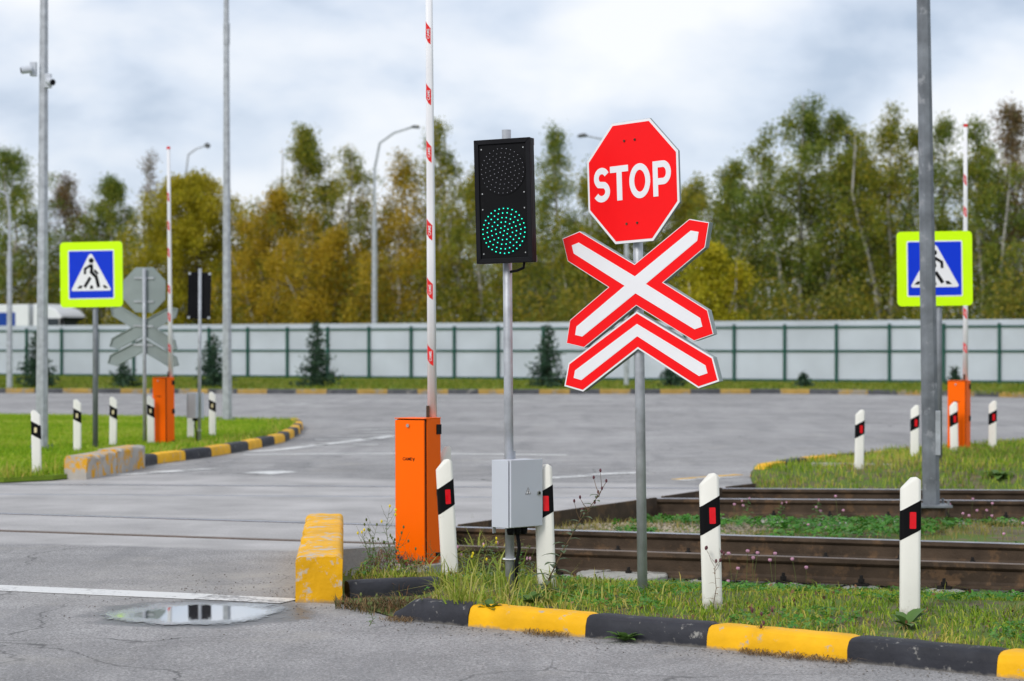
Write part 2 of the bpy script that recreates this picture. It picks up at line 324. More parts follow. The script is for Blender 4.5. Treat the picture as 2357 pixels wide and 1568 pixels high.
# road material: aged grey asphalt, smoother pale bands along the crossing, worn sand, cracks, damp ring at the puddle
def road_material(name, base, track_band=True):
    m, nt, b, N, L = newmat(name)
    tc = N('ShaderNodeTexCoord'); V = tc.outputs['Object']
    def nz(s, d=6, r=.55, vec=V, dist=0):
        n = N('ShaderNodeTexNoise'); n.inputs['Scale'].default_value = s; n.inputs['Detail'].default_value = d; n.inputs['Roughness'].default_value = r; n.inputs['Distortion'].default_value = dist; L(vec, n.inputs['Vector']); return n.outputs['Fac']
    def rng(x, a, c, lo, hi):
        r = N('ShaderNodeMapRange'); L(x, r.inputs[0]); r.inputs[1].default_value = a; r.inputs[2].default_value = c; r.inputs[3].default_value = lo; r.inputs[4].default_value = hi; return r.outputs[0]
    def mul(a, c):
        q = N('ShaderNodeMath'); q.operation = 'MULTIPLY'; L(a, q.inputs[0])
        if isinstance(c, (int, float)): q.inputs[1].default_value = c
        else: L(c, q.inputs[1])
        return q.outputs[0]
    def mixc(f, a, c):
        x = N('ShaderNodeMix'); x.data_type = 'RGBA'; L(f, x.inputs[0])
        for k, v in ((6, a), (7, c)):
            if isinstance(v, tuple): x.inputs[k].default_value = (*v, 1)
            else: L(v, x.inputs[k])
        return x.outputs[2]
    k = mul(rng(nz(.22, 6), .3, .7, .80, 1.2), rng(nz(1.7, 7), .3, .7, .84, 1.16))
    k = mul(k, rng(nz(70, 4, .75), .32, .68, .50, 1.5))
    vo = N('ShaderNodeTexVoronoi'); vo.inputs['Scale'].default_value = 85; L(V, vo.inputs['Vector'])
    sp = N('ShaderNodeSeparateColor'); L(vo.outputs['Color'], sp.inputs[0]); k = mul(k, rng(sp.outputs[0], 0, 1, .72, 1.28))
    sc = N('ShaderNodeVectorMath'); sc.operation = 'SCALE'; sc.inputs[0].default_value = base; L(k, sc.inputs['Scale'])
    col = sc.outputs[0]
    sand = rng(nz(1.1, 8, .65), .56, .70, 0, .55)
    col = mixc(sand, col, (.36, .34, .31))
    # oil and tyre darkening streaks
    mp = N('ShaderNodeMapping'); mp.inputs['Rotation'].default_value = (0, 0, .5); mp.inputs['Scale'].default_value = (1.2, .18, 1); L(V, mp.inputs['Vector'])
    st = rng(nz(1.6, 6, .6, mp.outputs[0]), .50, .72, 0, .5)
    col = mixc(st, col, (.15, .15, .155))
    # cracks
    vd = N('ShaderNodeTexVoronoi'); vd.feature = 'DISTANCE_TO_EDGE'; vd.inputs['Scale'].default_value = .5
    wv = N('ShaderNodeTexNoise'); wv.inputs['Scale'].default_value = 1.6; wv.inputs['Detail'].default_value = 6; L(V, wv.inputs['Vector'])
    wa = N('ShaderNodeVectorMath'); wa.operation = 'MULTIPLY_ADD'; L(wv.outputs['Color'], wa.inputs[0]); wa.inputs[1].default_value = (.9, .9, 0); L(V, wa.inputs[2])
    L(wa.outputs[0], vd.inputs['Vector'])
    ck = mul(rng(vd.outputs['Distance'], .0, .006, 1, 0), rng(nz(.5, 3), .40, .52, 0, .8))
    col = mixc(ck, col, (.06, .06, .06))
    if track_band:
        sx = N('ShaderNodeSeparateXYZ'); L(V, sx.inputs[0])
        ma = N('ShaderNodeMath'); ma.operation = 'MULTIPLY_ADD'; L(sx.outputs[0], ma.inputs[0]); ma.inputs[1].default_value = .30; L(sx.outputs[1], ma.inputs[2])   # Y + .30 X
        wob = N('ShaderNodeMath'); wob.operation = 'ADD'; L(ma.outputs[0], wob.inputs[0]); L(rng(nz(1.3, 4), 0, 1, -.25, .25), wob.inputs[1])
        band = mul(rng(wob.outputs[0], 15.2, 15.35, 0, 1), rng(wob.outputs[0], 23.8, 24.2, 1, 0))
        pale = N('ShaderNodeVectorMath'); pale.operation = 'SCALE'; pale.inputs[0].default_value = (.42, .405, .40); L(mul(rng(nz(1.2, 7), .3, .7, .76, 1.22), rng(nz(60, 3, .7), .3, .7, .86, 1.14)), pale.inputs['Scale'])
        col = mixc(mul(band, .8), col, pale.outputs[0])
        # drifted sand round the end of the tall kerb
        dv = N('ShaderNodeVectorMath'); dv.operation = 'DISTANCE'; L(V, dv.inputs[0]); dv.inputs[1].default_value = (-1.55, 13.6, 0)
        dd = mul(rng(dv.outputs['Value'], .2, 1.9, 1, 0), rng(nz(2.3, 7, .6), .38, .62, .15, 1))
        col = mixc(mul(dd, .6), col, (.40, .375, .34))
        # damp asphalt round the puddle
        d2 = N('ShaderNodeVectorMath'); d2.operation = 'DISTANCE'; L(V, d2.inputs[0]); d2.inputs[1].default_value = (-1.74, 12.08, 0)
        w2 = N('ShaderNodeMath'); w2.operation = 'ADD'; L(d2.outputs['Value'], w2.inputs[0]); L(rng(nz(4, 6), 0, 1, -.22, .22), w2.inputs[1])
        wet = rng(w2.outputs[0], .58, .70, 1, 0)
        col = mixc(mul(wet, .75), col, (.055, .055, .058))
        L(rng(wet, 0, 1, .82, .32), b.inputs['Roughness'])
    else: b.inputs['Roughness'].default_value = .82
    L(col, b.inputs['Base Color']); b.inputs['Specular IOR Level'].default_value = .4
    bp = N('ShaderNodeBump'); bp.inputs['Strength'].default_value = .55; bp.inputs['Distance'].default_value = .006
    L(nz(130, 4, .7), bp.inputs['Height']); L(bp.outputs[0], b.inputs['Normal'])
    return m
M['asphalt'] = road_material('asphalt', (.292, .284, .283))
def paint_material(name, thr):
    """worn white road paint, the asphalt shows through where it has gone"""
    m, nt, b, N, L = newmat(name)
    tc = N('ShaderNodeTexCoord'); n = N('ShaderNodeTexNoise'); n.inputs['Scale'].default_value = 22; n.inputs['Detail'].default_value = 8; n.inputs['Roughness'].default_value = .75; L(tc.outputs['Object'], n.inputs['Vector'])
    n2 = N('ShaderNodeTexNoise'); n2.inputs['Scale'].default_value = 2.0; n2.inputs['Detail'].default_value = 4; L(tc.outputs['Object'], n2.inputs['Vector'])
    a = N('ShaderNodeMath'); a.operation = 'MULTIPLY_ADD'; L(n2.outputs['Fac'], a.inputs[0]); a.inputs[1].default_value = .8; L(n.outputs['Fac'], a.inputs[2])
    r = N('ShaderNodeMapRange'); r.inputs[1].default_value = thr; r.inputs[2].default_value = thr+.12; L(a.outputs[0], r.inputs[0])
    mx = N('ShaderNodeMix'); mx.data_type = 'RGBA'; L(r.outputs[0], mx.inputs[0]); mx.inputs[6].default_value = (.66, .66, .65, 1); mx.inputs[7].default_value = (.27, .265, .265, 1)
    L(mx.outputs[2], b.inputs['Base Color']); b.inputs['Roughness'].default_value = .7
    return m
M['paint'] = paint_material('road_paint', .96)
M['paint_worn'] = paint_material('road_paint_worn', .84)
M['paint_kerb_flush'] = pm('flush_kerb_paint', (.66, .40, .10), .8, .15, 5, dirt=(.45, .43, .40), dirt_amt=.5, dscale=4)

def slab(name, poly, z, t, mat, parent=None):
    mb = MB(); k = len(poly)
    tri = tess(poly)
    mb.add([(p[0], p[1], z) for p in poly]+[(p[0], p[1], z-t) for p in poly],
           [tuple(q) for q in tri]+[(i, k+i, k+(i+1) % k, (i+1) % k) for i in range(k)])
    return mb.build(name, mat, parent)
XL = -9.5
def para(fa, fb, x0, xa1, xb1): return [(x0, fa(x0)), (xa1, fa(xa1)), (xb1, fb(xb1)), (x0, fb(x0))]
# big base ground
g = slab('ground', [(-900, -60), (900, -60), (900, 1800), (-900, 1800)], -.34, .5, M['soil']); tag(g, kind='structure')
r = empty('road', (0, 0, 0)); tag(r, kind='structure')
A = [(-60, -12), (60, -12), (60, -4), (12, 2.75)]+[(p[0], p[1]+.03) for p in reversed(Lk[:-1])]+[(-1.34, 13.5), (-1.50, 15.75), (-.80, N2(-.80)-.12), (XL, N2(XL)-.12), (XL, 60), (-60, 60)]
slab('asphalt_near', A, 0, .2, M['asphalt'], r)
slab('asphalt_infill', para(lambda X: N2(X)+.10, lambda X: N1(X)-.10, XL, -.72, -.50), -.003, .2, M['asphalt'], r)
slab('asphalt_middle', para(lambda X: N1(X)+.075, lambda X: F2(X)-.075, XL, -.46, 1.42), 0, .2, M['asphalt'], r)
slab('asphalt_infill', para(lambda X: F2(X)+.10, lambda X: F1(X)-.10, XL, 1.50, 2.20), -.003, .2, M['asphalt'], r)
Cc = [(XL, F1(XL)+.075), (2.28, F1(2.28)+.075), (2.65, 23.5), (2.78, 24.9), (3.7, 27), (7.5, 31.3), (15, 37), (24, 41), (60, 50), (60, 64), (30, 66), (0, 73), (-60, 73.5), (-60, 60.02), (XL, 60.02)]
slab('asphalt_far', Cc, 0, .2, M['asphalt'], r)
# rusty steel edge along the open side of the crossing deck
de = MB()
for (x0, y0), (x1, y1) in (((-.80, 16.32), (-.72, 16.52)), ((-.72, 16.53), (-.50, 17.86)), ((-.46, 18.03), (1.42, 21.29)), ((1.50, 21.46), (2.22, 22.8)), ((2.30, 22.98), (2.66, 23.5))):
    a = Vector((x0, y0, 0)); b_ = Vector((x1, y1, 0)); d = (b_-a).normalized(); n_ = Vector((d.y, -d.x, 0))*.03
    de.add([a+Vector((0,0,.012)), b_+Vector((0,0,.012)), b_+n_+Vector((0,0,.012)), a+n_+Vector((0,0,.012)), a-Vector((0,0,.21)), b_-Vector((0,0,.21)), b_+n_-Vector((0,0,.21)), a+n_-Vector((0,0,.21))],
           [(0,1,2,3),(7,6,5,4),(0,4,5,1),(1,5,6,2),(2,6,7,3),(3,7,4,0)])
o = de.build('deck_edge', M['rust']); tag(o, 'rusty steel edging along the open side of the track crossing deck', 'edging')

# trackside ground
def trackside():
    xs = list(np.arange(-1.30, 6.0, .07))+list(np.arange(6.0, 24, .5)); V = []; T = []; nn = 150
    for X in xs:
        lo, hi = lerp_line(Lk, X), lerp_line(Uk, X)
        if X < -1.02: lo = 12.85
        for k in range(nn+1):
            Y = lo+(hi-lo)*k/nn; V.append((X, Y, zt(X, Y)))
    for i in range(len(xs)-1):
        for k in range(nn):
            a = i*(nn+1)+k; b_ = a+nn+1; T += [(a, b_, b_+1), (a, b_+1, a+1)]
    return tri_mesh('trackside_ground', V, T, M['soil'], kind='structure', smooth=True)
trackside()

# ------------------------------------------------------------------ railway tracks
def rail_profile(w=1.0):
    h = [(-.0375, 0), (-.034, .0), (.034, .0)]
    return [(-.036, -.004), (-.030, 0), (.030, 0), (.036, -.004), (.0375, -.034), (.028, -.044), (.010, -.058), (.009, -.135), (.020, -.152), (.075, -.168), (.075, -.180), (-.075, -.180), (-.075, -.168), (-.020, -.152), (-.009, -.135), (-.010, -.058), (-.028, -.044), (-.0375, -.034)]
def make_rail(parent, fn, x0, x1, slope, top, zc=0.0):
    d = Vector((1, slope, 0)).normalized(); nv = Vector((-d.y, d.x, 0)); pr = rail_profile(); k = len(pr)
    a = Vector((x0, fn(x0), zc)); b_ = Vector((x1, fn(x1), zc))
    mb = MB(); mb.add([a+nv*u+Vector((0,0,v)) for u, v in pr]+[b_+nv*u+Vector((0,0,v)) for u, v in pr],
                      [(i, (i+1) % k, k+(i+1) % k, k+i) for i in range(k)]+[tuple(range(k)), tuple(range(2*k-1, k-1, -1))])
    o = mb.build('rail', M['rust'], parent); o.data.materials.append(top)
    for p in o.data.polygons:
        if p.normal.z > .5 and p.center.z > zc-.006: p.material_index = 1
    return o
def sleeper_mesh():
    mb = MB(); L_, w0, w1 = 1.35, .15, .085
    mb.add([(-w0, -L_, -.2), (w0, -L_, -.2), (w0, L_, -.2), (-w0, L_, -.2), (-w1, -L_+.06, -.183), (w1, -L_+.06, -.183), (w1, L_-.06, -.183), (-w1, L_-.06, -.183)],
           [(3,2,1,0),(4,5,6,7),(0,1,5,4),(1,2,6,5),(2,3,7,6),(3,0,4,7)])
    return mb
def fasten_mesh():
    mb = MB(); mb.box((0, 0, .008), (.10, .07, .02)); mb.tube([(0, 0, .015), (0, 0, .075)], [.016, .012], 6); mb.tube([(0, 0, .025), (0, 0, .05)], .024, 6)
    return mb
def make_track(name, label, fa, fb, slope, xs, x_start, x_end, tops):
    t = empty(name, (0, 0, 0)); tag(t, label, 'railway track')
    make_rail(t, fa, XL, x_end, slope, tops[0]); make_rail(t, fb, XL, x_end, slope, tops[1])
    d = Vector((1, slope, 0)).normalized(); ang = math.atan2(slope, 1); mid = lambda X: (fa(X)+fb(X))/2
    proto = fast = None; X = x_start
    while X < x_end-.3:
        if proto is None: sl = sleeper_mesh().build('sleeper', M['concrete'], t, bevel=.012, seg=1); proto = sl
        else: sl = proto.copy(); COL.objects.link(sl)
        # the rail pair's mid line, sleeper square to it
        sl.location = (X, mid(X), 0); sl.rotation_euler = (0, 0, ang+random.uniform(-.01, .01)); sl.parent = t
        for off in (-.80-.105, -.80+.105, .80-.105, .80+.105):
            if fast is None: fo = fasten_mesh().build('fastening', M['bolt'], sl); fast = fo
            else: fo = fast.copy(); COL.objects.link(fo); fo.parent = sl
            fo.location = (random.uniform(-.01, .01), off, -.183)
        X += .57*d.x
    return t
make_track('railway_track', 'nearer rusty railway track with a polished rail, running past the white posts', N2, N1, -.355, None, .10, 14, (M['dull_rail'], M['polished']))
make_track('railway_track', 'farther railway track passing behind the tall grey pole', F2, F1, -.09, None, 2.1, 16, (M['polished'], M['polished']))

# ------------------------------------------------------------------ kerbs
def stone(a, b_, width, h, zlow, side=1, r=.035, amp=.004, nl=14, seed=0, round_start=False):
    """kerb stone between base points a and b (front bottom edge); side = +1 puts the body to the left of a->b"""
    a = Vector((a[0], a[1], 0)); b_ = Vector((b_[0], b_[1], 0)); d = (b_-a); Ln = d.length; d = d/Ln; n_ = Vector((-d.y, d.x, 0))*side
    prof = [(0, zlow), (0, 0), (.002, h*.5), (.006, h-r*1.1), (.006+r*.3, h-r*.35), (.006+r, h), (width*.55, h+.003), (width-.012, h), (width, h-.012), (width, zlow)]
    V = []; k = len(prof); Fs = []
    for i in range(nl+1):
        s = i/nl; p = a+d*(Ln*s)
        e = min(s, 1-s)*Ln; pin = .006*max(0, 1-e/.012)
        hs = 1.0
        if round_start: hs = .45+.55*sm(s*Ln/.14)
        for j, (u, z) in enumerate(prof):
            u2 = u+pin*(1 if u < width/2 else -1); z2 = z*(hs if z > 0 else 1)-(pin if z > .5*h else 0)
            q = p+n_*u2+Vector((0, 0, z2))
            if z > 0: q += Vector((noise.noise(q*11+Vector((seed, 0, 0))), noise.noise(q*11+Vector((0, seed, 9))), noise.noise(q*9+Vector((5, 0, seed)))))*amp
            V.append(q)
    for i in range(nl):
        for j in range(k-1): Fs.append((i*k+j, (i+1)*k+j, (i+1)*k+j+1, i*k+j+1))
    Fs += [tuple(range(k)), tuple(nl*k+j for j in reversed(range(k)))]
    return MB().add(V, Fs)
def smooth_angle(o, deg=40):
    o.data.shade_smooth()
    o.data.set_sharp_from_angle(angle=math.radians(deg))
def arc_points(pl, step):
    pts = [Vector(p) for p in pl]; out = [pts[0].copy()]; acc = 0; i = 0; cur = pts[0].copy()
    need = step
    while i < len(pts)-1:
        seg = (pts[i+1]-cur).length
        if seg >= need: cur = cur+(pts[i+1]-cur).normalized()*need; out.append(cur.copy()); need = step
        else: need -= seg; cur = pts[i+1].copy(); i += 1
    return out
kr = empty('kerb', (.4, 11.1, 0)); tag(kr, 'yellow and black painted kerb along the grass in the foreground', 'kerb')
ks = [(-.66, 11.80), (-.24, 11.50), (.375, 11.06), (.97, 10.67), (1.60, 10.20), (2.21, 9.74), (2.85, 9.28), (3.50, 8.81), (4.2, 8.3), (4.9, 7.8)]
for i in range(len(ks)-1):
    o = stone(ks[i], ks[i+1], .16, .115, -.15, 1, amp=.005, nl=20, seed=i*3.1, round_start=(i == 0)).build('kerb_stone', M['kerb_black' if i % 2 == 0 else 'kerb_yellow'], kr)
    o.location = (-.4, -11.1, 0); smooth_angle(o)
o = stone((-.96, 12.66), (-.42, 12.86), .13, .115, -.15, 1, amp=.004, seed=41).build('kerb_stone', M['kerb_black']); smooth_angle(o)
tag(o, 'lone black kerb stone in the weeds beside the tall yellow block', 'kerb')
# tall yellow kerb block: three stones end to end
tk = empty('tall_kerb', (-1.28, 12.6, 0)); tag(tk, 'tall chipped yellow kerb blocks at the grass corner by the puddle', 'kerb')
def tall_stone(a, b_, w, h, seed, amp=.012):
    a = Vector((a[0], a[1], 0)); b_ = Vector((b_[0], b_[1], 0)); d = b_-a; Ln = d.length; d /= Ln; n_ = Vector((d.y, -d.x, 0))
    nl, na = 22, 26
    ring = []
    sg = 1 if w > 0 else -1; rc = .034; aw = abs(w)
    for t in np.linspace(0, 1, 9): ring.append((0, -.12+(h-rc+.12)*t))
    for q in (22, 45, 68, 90): ring.append((sg*(rc-rc*math.cos(math.radians(q))), h-rc+rc*math.sin(math.radians(q))))
    for t in np.linspace(0, 1, 8)[1:-1]: ring.append((sg*(rc+(aw-2*rc)*t), h))
    for q in (90, 68, 45, 22): ring.append((sg*(aw-rc+rc*math.cos(math.radians(q))), h-rc+rc*math.sin(math.radians(q))))
    for t in np.linspace(1, 0, 9): ring.append((w, -.12+(h-rc+.12)*t))
    k = len(ring); V = []; Fs = []
    def disp(q, u, z, e):
        cn = noise.noise(q*7+Vector((seed, 2, 0))); f = noise.noise(q*22+Vector((1, seed, 0)))
        left_edge = sm(1-abs(u)/.08)*sm(1-abs(z-h)/.11)           # knocked-about upper road-side edge
        end_edge = sm(1-e/.03)*sm(1-abs(z-h)/.04)
        chip = max(0, cn*.9+.35*f+.12)*.075*left_edge+max(0, f+.2)*.022*end_edge
        return n_*chip*.9+Vector((0, 0, -chip*.8))+Vector((f, cn, f))*amp*.28
    for i in range(nl+1):
        s = i/nl; p = a+d*(Ln*s); e = min(s, 1-s)*Ln
        for u, z in ring:
            q = p+n_*u+Vector((0, 0, z)); V.append(q+disp(q, u, z, e))
    for i in range(nl):
        for j in range(k-1): Fs.append((i*k+j, i*k+j+1, (i+1)*k+j+1, (i+1)*k+j))
    # end caps: grids so chips stay on the cap too
    Fs += [tuple(reversed(range(k))), tuple(nl*k+j for j in range(k))]
    return MB().add(V, Fs)
p0, p1 = Vector((-1.276, 12.57)), Vector((-1.53, 15.85))
for i in range(3):
    o = tall_stone(p0.lerp(p1, i/3+.0006), p0.lerp(p1, (i+1)/3-.0006), .275, .274, 3+i*5).build('kerb_stone', M['kerb_block'], tk)
    o.location = (1.28, -12.6, 0); smooth_angle(o, 50)
# left island kerb
IZ = .06
LK = [P(318, 1078), P(376, 1066), P(471, 1055), P(573, 1037), P(654, 1019), P(690, 1000), P(699, 985), P(680, 975), P(600, 970)]
LK = [(p.x, p.y) for p in LK]
kl = empty('kerb', (LK[0][0], LK[0][1], 0)); tag(kl, 'yellow and black kerb curving round the left grass island', 'kerb')
pts = arc_points(LK[:8], .95)
for i in range(len(pts)-1):
    o = stone(pts[i], pts[i+1], .16, .14, -.1, 1, amp=.004, nl=4, seed=i*2.2+50).build('kerb_stone', M['kerb_black' if i % 2 == 0 else 'kerb_yellow'], kl)
    o.location = (-LK[0][0], -LK[0][1], 0); smooth_angle(o)
tl = empty('tall_kerb', (-5.07, 24.3, 0)); tag(tl, 'tall worn kerb blocks with peeling paint at the corner of the left island', 'kerb')
q0, q1 = Vector((-4.87, 24.4)), Vector((-4.60, 26.75))
for i in range(2):
    o = tall_stone(q0.lerp(q1, i/2+.003) if i else q0, q0.lerp(q1, (i+1)/2-.003), -.26, .27+.02*i, 70+i*4, .005).build('kerb_stone', M['kerb_worn'], tl)
    o.location = (5.07, -24.3, 0); smooth_angle(o, 50)
# right island kerb
RK = [(2.78, 24.95), (3.7, 27.05), (7.5, 31.35), (15, 37.05)]
k3 = empty('kerb', (2.78, 24.95, 0)); tag(k3, 'yellow and black kerb on the far side of the right grass verge', 'kerb')
pts = arc_points(RK, .95)
for i in range(len(pts)-1):
    o = stone(pts[i], pts[i+1], .16, .14, -.12, -1, nl=4, seed=i*2.2+90, round_start=(i == 0)).build('kerb_stone', M['kerb_yellow' if i % 2 == 0 else 'kerb_black'], k3)
    o.location = (-2.78, -24.95, 0); smooth_angle(o)
a, b_ = P(1556, 1104), P(1700, 1093)
o = MB().strip(lambda u, v, n=0: Vector((u, v, n)), [(a.x, a.y), (b_.x, b_.y)], .13, .001, .005).build('road_marking', M['paint_kerb_flush']); tag(o, 'faded yellow flush kerb strip in front of the right grass verge', 'road marking')
# far kerb
FKp = [(-42, 71.5), (-17, 71.6), (-7, 70.2), (0, 70), (9, 70.6), (13, 68.5), (16, 64.5), (20, 60), (26, 54)]
kf = empty('kerb', (0, 70, 0)); tag(kf, 'long yellow and black kerb below the grass strip along the fence', 'kerb')
pts = arc_points(FKp, 1.0)
protoB = protoY = None
for i in range(len(pts)-1):
    o = stone(pts[i], pts[i+1], .18, .16, -.1, 1, nl=1, seed=i).build('kerb_stone', M['kerb_far_black' if i % 2 == 0 else 'kerb_far_yellow'], kf)
    o.location = (0, -70, 0)

# concrete strip in the right verge
mbs = MB(); a = P(1868, 1082, .03); b_ = P(2420, 1093, .03)
mbs.strip(lambda u, v, n=0: Vector((u, v, n)), [(a.x, a.y), (b_.x, b_.y)], .16, -.1, .12)
o = mbs.build('concrete_edging', M['concrete'], bevel=.01); tag(o, 'pale concrete edging strip lying across the right grass verge', 'edging')

# ------------------------------------------------------------------ road markings
def flat(u, v, n=0): return Vector((u, v, n))
def marking(label, pts, w, mat='paint', z=.0045, taper=None):
    o = MB().strip(flat, pts, w, z-.0015, z).build('road_marking', M[mat]); tag(o, label, 'road marking'); return o
Pp = lambda x, y: tuple(P(x, y).xy)
a, b_ = P(-420, 1336), P(470, 1375)
marking('white stop line across the near lane above the puddle', [(a.x, a.y), (b_.x, b_.y)], .27)
marking('worn right-hand end of the white stop line by the yellow block', [Pp(471, 1375), Pp(560, 1379.5), Pp(668, 1385)], .24, 'paint_worn')
marking('long thin white line across the road beyond the tracks', [Pp(560, 1047), Pp(930, 1044), Pp(1305, 1048)], .18)
marking('curved white line sweeping from the left island kerb', [Pp(575, 1040), Pp(640, 1036), Pp(740, 1024), Pp(850, 1011), Pp(905, 1004)], .22)
hx = [((690, 1024), (870, 1024)), ((725, 1013), (890, 1010)), ((755, 1005), (905, 1002)), ((785, 997), (925, 994)), ((805, 990), (960, 987))]
for i, (p, q) in enumerate(hx):
    marking(['nearest', 'second', 'third', 'fourth', 'farthest'][i]+' white hatching bar beside the curved line' , [Pp(*p), Pp(*q)], .2, 'paint_worn')
marking('worn white line at the foot of the left tall kerb', [Pp(205, 1096), Pp(330, 1090), Pp(480, 1080)], .3, 'paint_worn')
mk = MB().poly(flat, [Pp(545, 1090), Pp(640, 1083), Pp(685, 1087), Pp(620, 1093)], .003, .0045).build('road_marking', M['paint_worn']); tag(mk, 'worn white patch of paint in the lane beyond the tracks', 'road marking')
marking('worn white line segment right of the grey control box', [Pp(1265, 1101), Pp(1400, 1091), Pp(1480, 1089)], .28, 'paint_worn')
marking('worn white line below the faded yellow strip', [Pp(1560, 1107), Pp(1690, 1098)], .2, 'paint_worn')
marking('faint white line far across the roundabout on the left', [Pp(640, 932), Pp(735, 928)], .3, 'paint_worn')
marking('faint white line on the roundabout near the left pole', [Pp(150, 932), Pp(330, 926)], .3, 'paint_worn')
marking('faint white line on the roundabout behind the boom', [Pp(1010, 921), Pp(1250, 925)], .3, 'paint_worn')

# puddle
def puddle():
    m, nt, b, N, L = newmat('puddle_water')
    tc = N('ShaderNodeTexCoord'); n = N('ShaderNodeTexNoise'); n.inputs['Scale'].default_value = 38; n.inputs['Detail'].default_value = 5; n.inputs['Roughness'].default_value = .7; L(tc.outputs['Object'], n.inputs['Vector'])
    ln = N('ShaderNodeVectorMath'); ln.operation = 'LENGTH'; L(tc.outputs['Object'], ln.inputs[0])
    nl = N('ShaderNodeTexNoise'); nl.inputs['Scale'].default_value = 3.2; nl.inputs['Detail'].default_value = 4; L(tc.outputs['Object'], nl.inputs['Vector'])
    al0 = N('ShaderNodeMath'); al0.operation = 'MULTIPLY_ADD'; L(nl.outputs['Fac'], al0.inputs[0]); al0.inputs[1].default_value = .42; L(ln.outputs['Value'], al0.inputs[2])
    al1 = N('ShaderNodeMath'); al1.operation = 'SUBTRACT'; L(al0.outputs[0], al1.inputs[0]); al1.inputs[1].default_value = .21
    ad = N('ShaderNodeMath'); ad.operation = 'MULTIPLY_ADD'; L(n.outputs['Fac'], ad.inputs[0]); ad.inputs[1].default_value = .38; L(al1.outputs[0], ad.inputs[2])
    r = N('ShaderNodeMapRange'); r.inputs[1].default_value = .52; r.inputs[2].default_value = .64; r.inputs[3].default_value = 0; r.inputs[4].default_value = 1; L(ad.outputs[0], r.inputs[0])
    rr = N('ShaderNodeMapRange'); rr.inputs[3].default_value = .015; rr.inputs[4].default_value = .24; L(r.outputs[0], rr.inputs[0]); L(rr.outputs[0], b.inputs['Roughness'])
    bp = N('ShaderNodeBump'); bp.inputs['Distance'].default_value = .0010; L(r.outputs[0], bp.inputs['Strength']); n4 = N('ShaderNodeTexNoise'); n4.inputs['Scale'].default_value = 120; L(tc.outputs['Object'], n4.inputs['Vector']); L(n4.outputs['Fac'], bp.inputs['Height']); L(bp.outputs[0], b.inputs['Normal'])
    al = N('ShaderNodeMapRange'); al.inputs[1].default_value = .655; al.inputs[2].default_value = .70; al.inputs[3].default_value = 1; al.inputs[4].default_value = 0; L(ad.outputs[0], al.inputs[0]); L(al.outputs[0], b.inputs['Alpha'])
    b.inputs['Base Color'].default_value = (.07, .07, .075, 1); b.inputs['IOR'].default_value = 1.9; b.inputs['Specular IOR Level'].default_value = .9; b.inputs['Coat Weight'].default_value = 1; b.inputs['Coat IOR'].default_value = 1.5; L(rr.outputs[0], b.inputs['Coat Roughness'])
    mb = MB(); V = [(0, 0, 0)]; k = 90
    for i in range(k):
        a = 2*PI*i/k; rr_ = .70*(1+.05*noise.noise(Vector((math.cos(a)*2, math.sin(a)*2, 4)))*2+.02*math.sin(7*a))
        x = rr_*math.cos(a)*1.0; 
        if math.cos(a) > .9: x += .06*(math.cos(a)-.9)*10
        V.append((x, rr_*math.sin(a)*.98, 0))
    mb.add(V, [(0, i+1, (i+1) % k+1) for i in range(k)])
    o = mb.build('puddle', m, loc=(-1.77, 12.06, .0048)); tag(o, kind='structure'); tag(o, 'shallow rain puddle on the asphalt reflecting the sky', 'puddle')
puddle()

# ------------------------------------------------------------------ grass island (left), verge under the fence
def sheet(name, poly, z, mat, res=None):
    o = slab(name, poly, z, .05, mat); tag(o, kind='structure'); return o
isl = [(-5.2, 24.15), (-4.95, 24.8), (-4.80, 26.0), (-4.74, 26.9)]+[(p[0]-.10, p[1]+.02) for p in LK[1:7]]+[(LK[7][0], LK[7][1]-.1), (-8.5, 44.9), (-13, 46.4), (-22, 47), (-22, 25.2), (-9, 24.1), (-5.65, 23.72)]
sheet('grass_island', isl, IZ, M['lawn'])
sheet('grass_strip', [(p[0], p[1]+.1) for p in FKp]+[(60, 56), (70, 160), (-90, 160), (-60, 71.8)], .10, M['lawn'])

# ------------------------------------------------------------------ fence
def fence():
    a = Vector((-23.9, 105.2, 0)); b_ = Vector((18.8, 82.6, 0)); d = (b_-a).normalized(); L_ = 2.2; n_ = Vector((d.y, -d.x, 0))   # n_ towards the camera
    if n_.y > 0: n_ = -n_
    f = empty('fence', a); tag(f, 'long pale metal sheet fence with dark green posts and rails below the trees', 'fence')
    ang = math.atan2(d.y, d.x)
    pm_ = MB(); nx = 44
    for i in range(nx):
        x0, x1 = L_*i/nx, L_*(i+1)/nx; y = lambda q: .012 if q % 2 else -.012
        pm_.add([(x0+.004, y(i), .16), (x1-.004, y(i), .16), (x1-.004, y(i), 2.62), (x0+.004, y(i), 2.62)], [(0, 1, 2, 3)])
        pm_.add([(x1-.004, y(i), .16), (x1+.004, y(i+1), .16), (x1+.004, y(i+1), 2.62), (x1-.004, y(i), 2.62)], [(0, 1, 2, 3)])
    panel = pm_.build('fence_panel', M['fence_white'], f)
    post = MB().box((0, -.075, 1.28), (.11, .08, 2.4)).build('post', M['fence_green'], f)
    rails = []
    for z in (.22, 1.40, 2.36): rails.append(MB().box((L_/2, -.045, z), (L_-.112, .045, .07)).build('rail', M['fence_green'], f))
    for i in range(-4, 30):
        for pr in [panel, post]+rails:
            o = pr if i == -4 else pr.copy()
            if i != -4: COL.objects.link(o); o.parent = f
            o.location = d*(L_*i); o.location.z = 0; o.rotation_euler = (0, 0, ang)
fence()

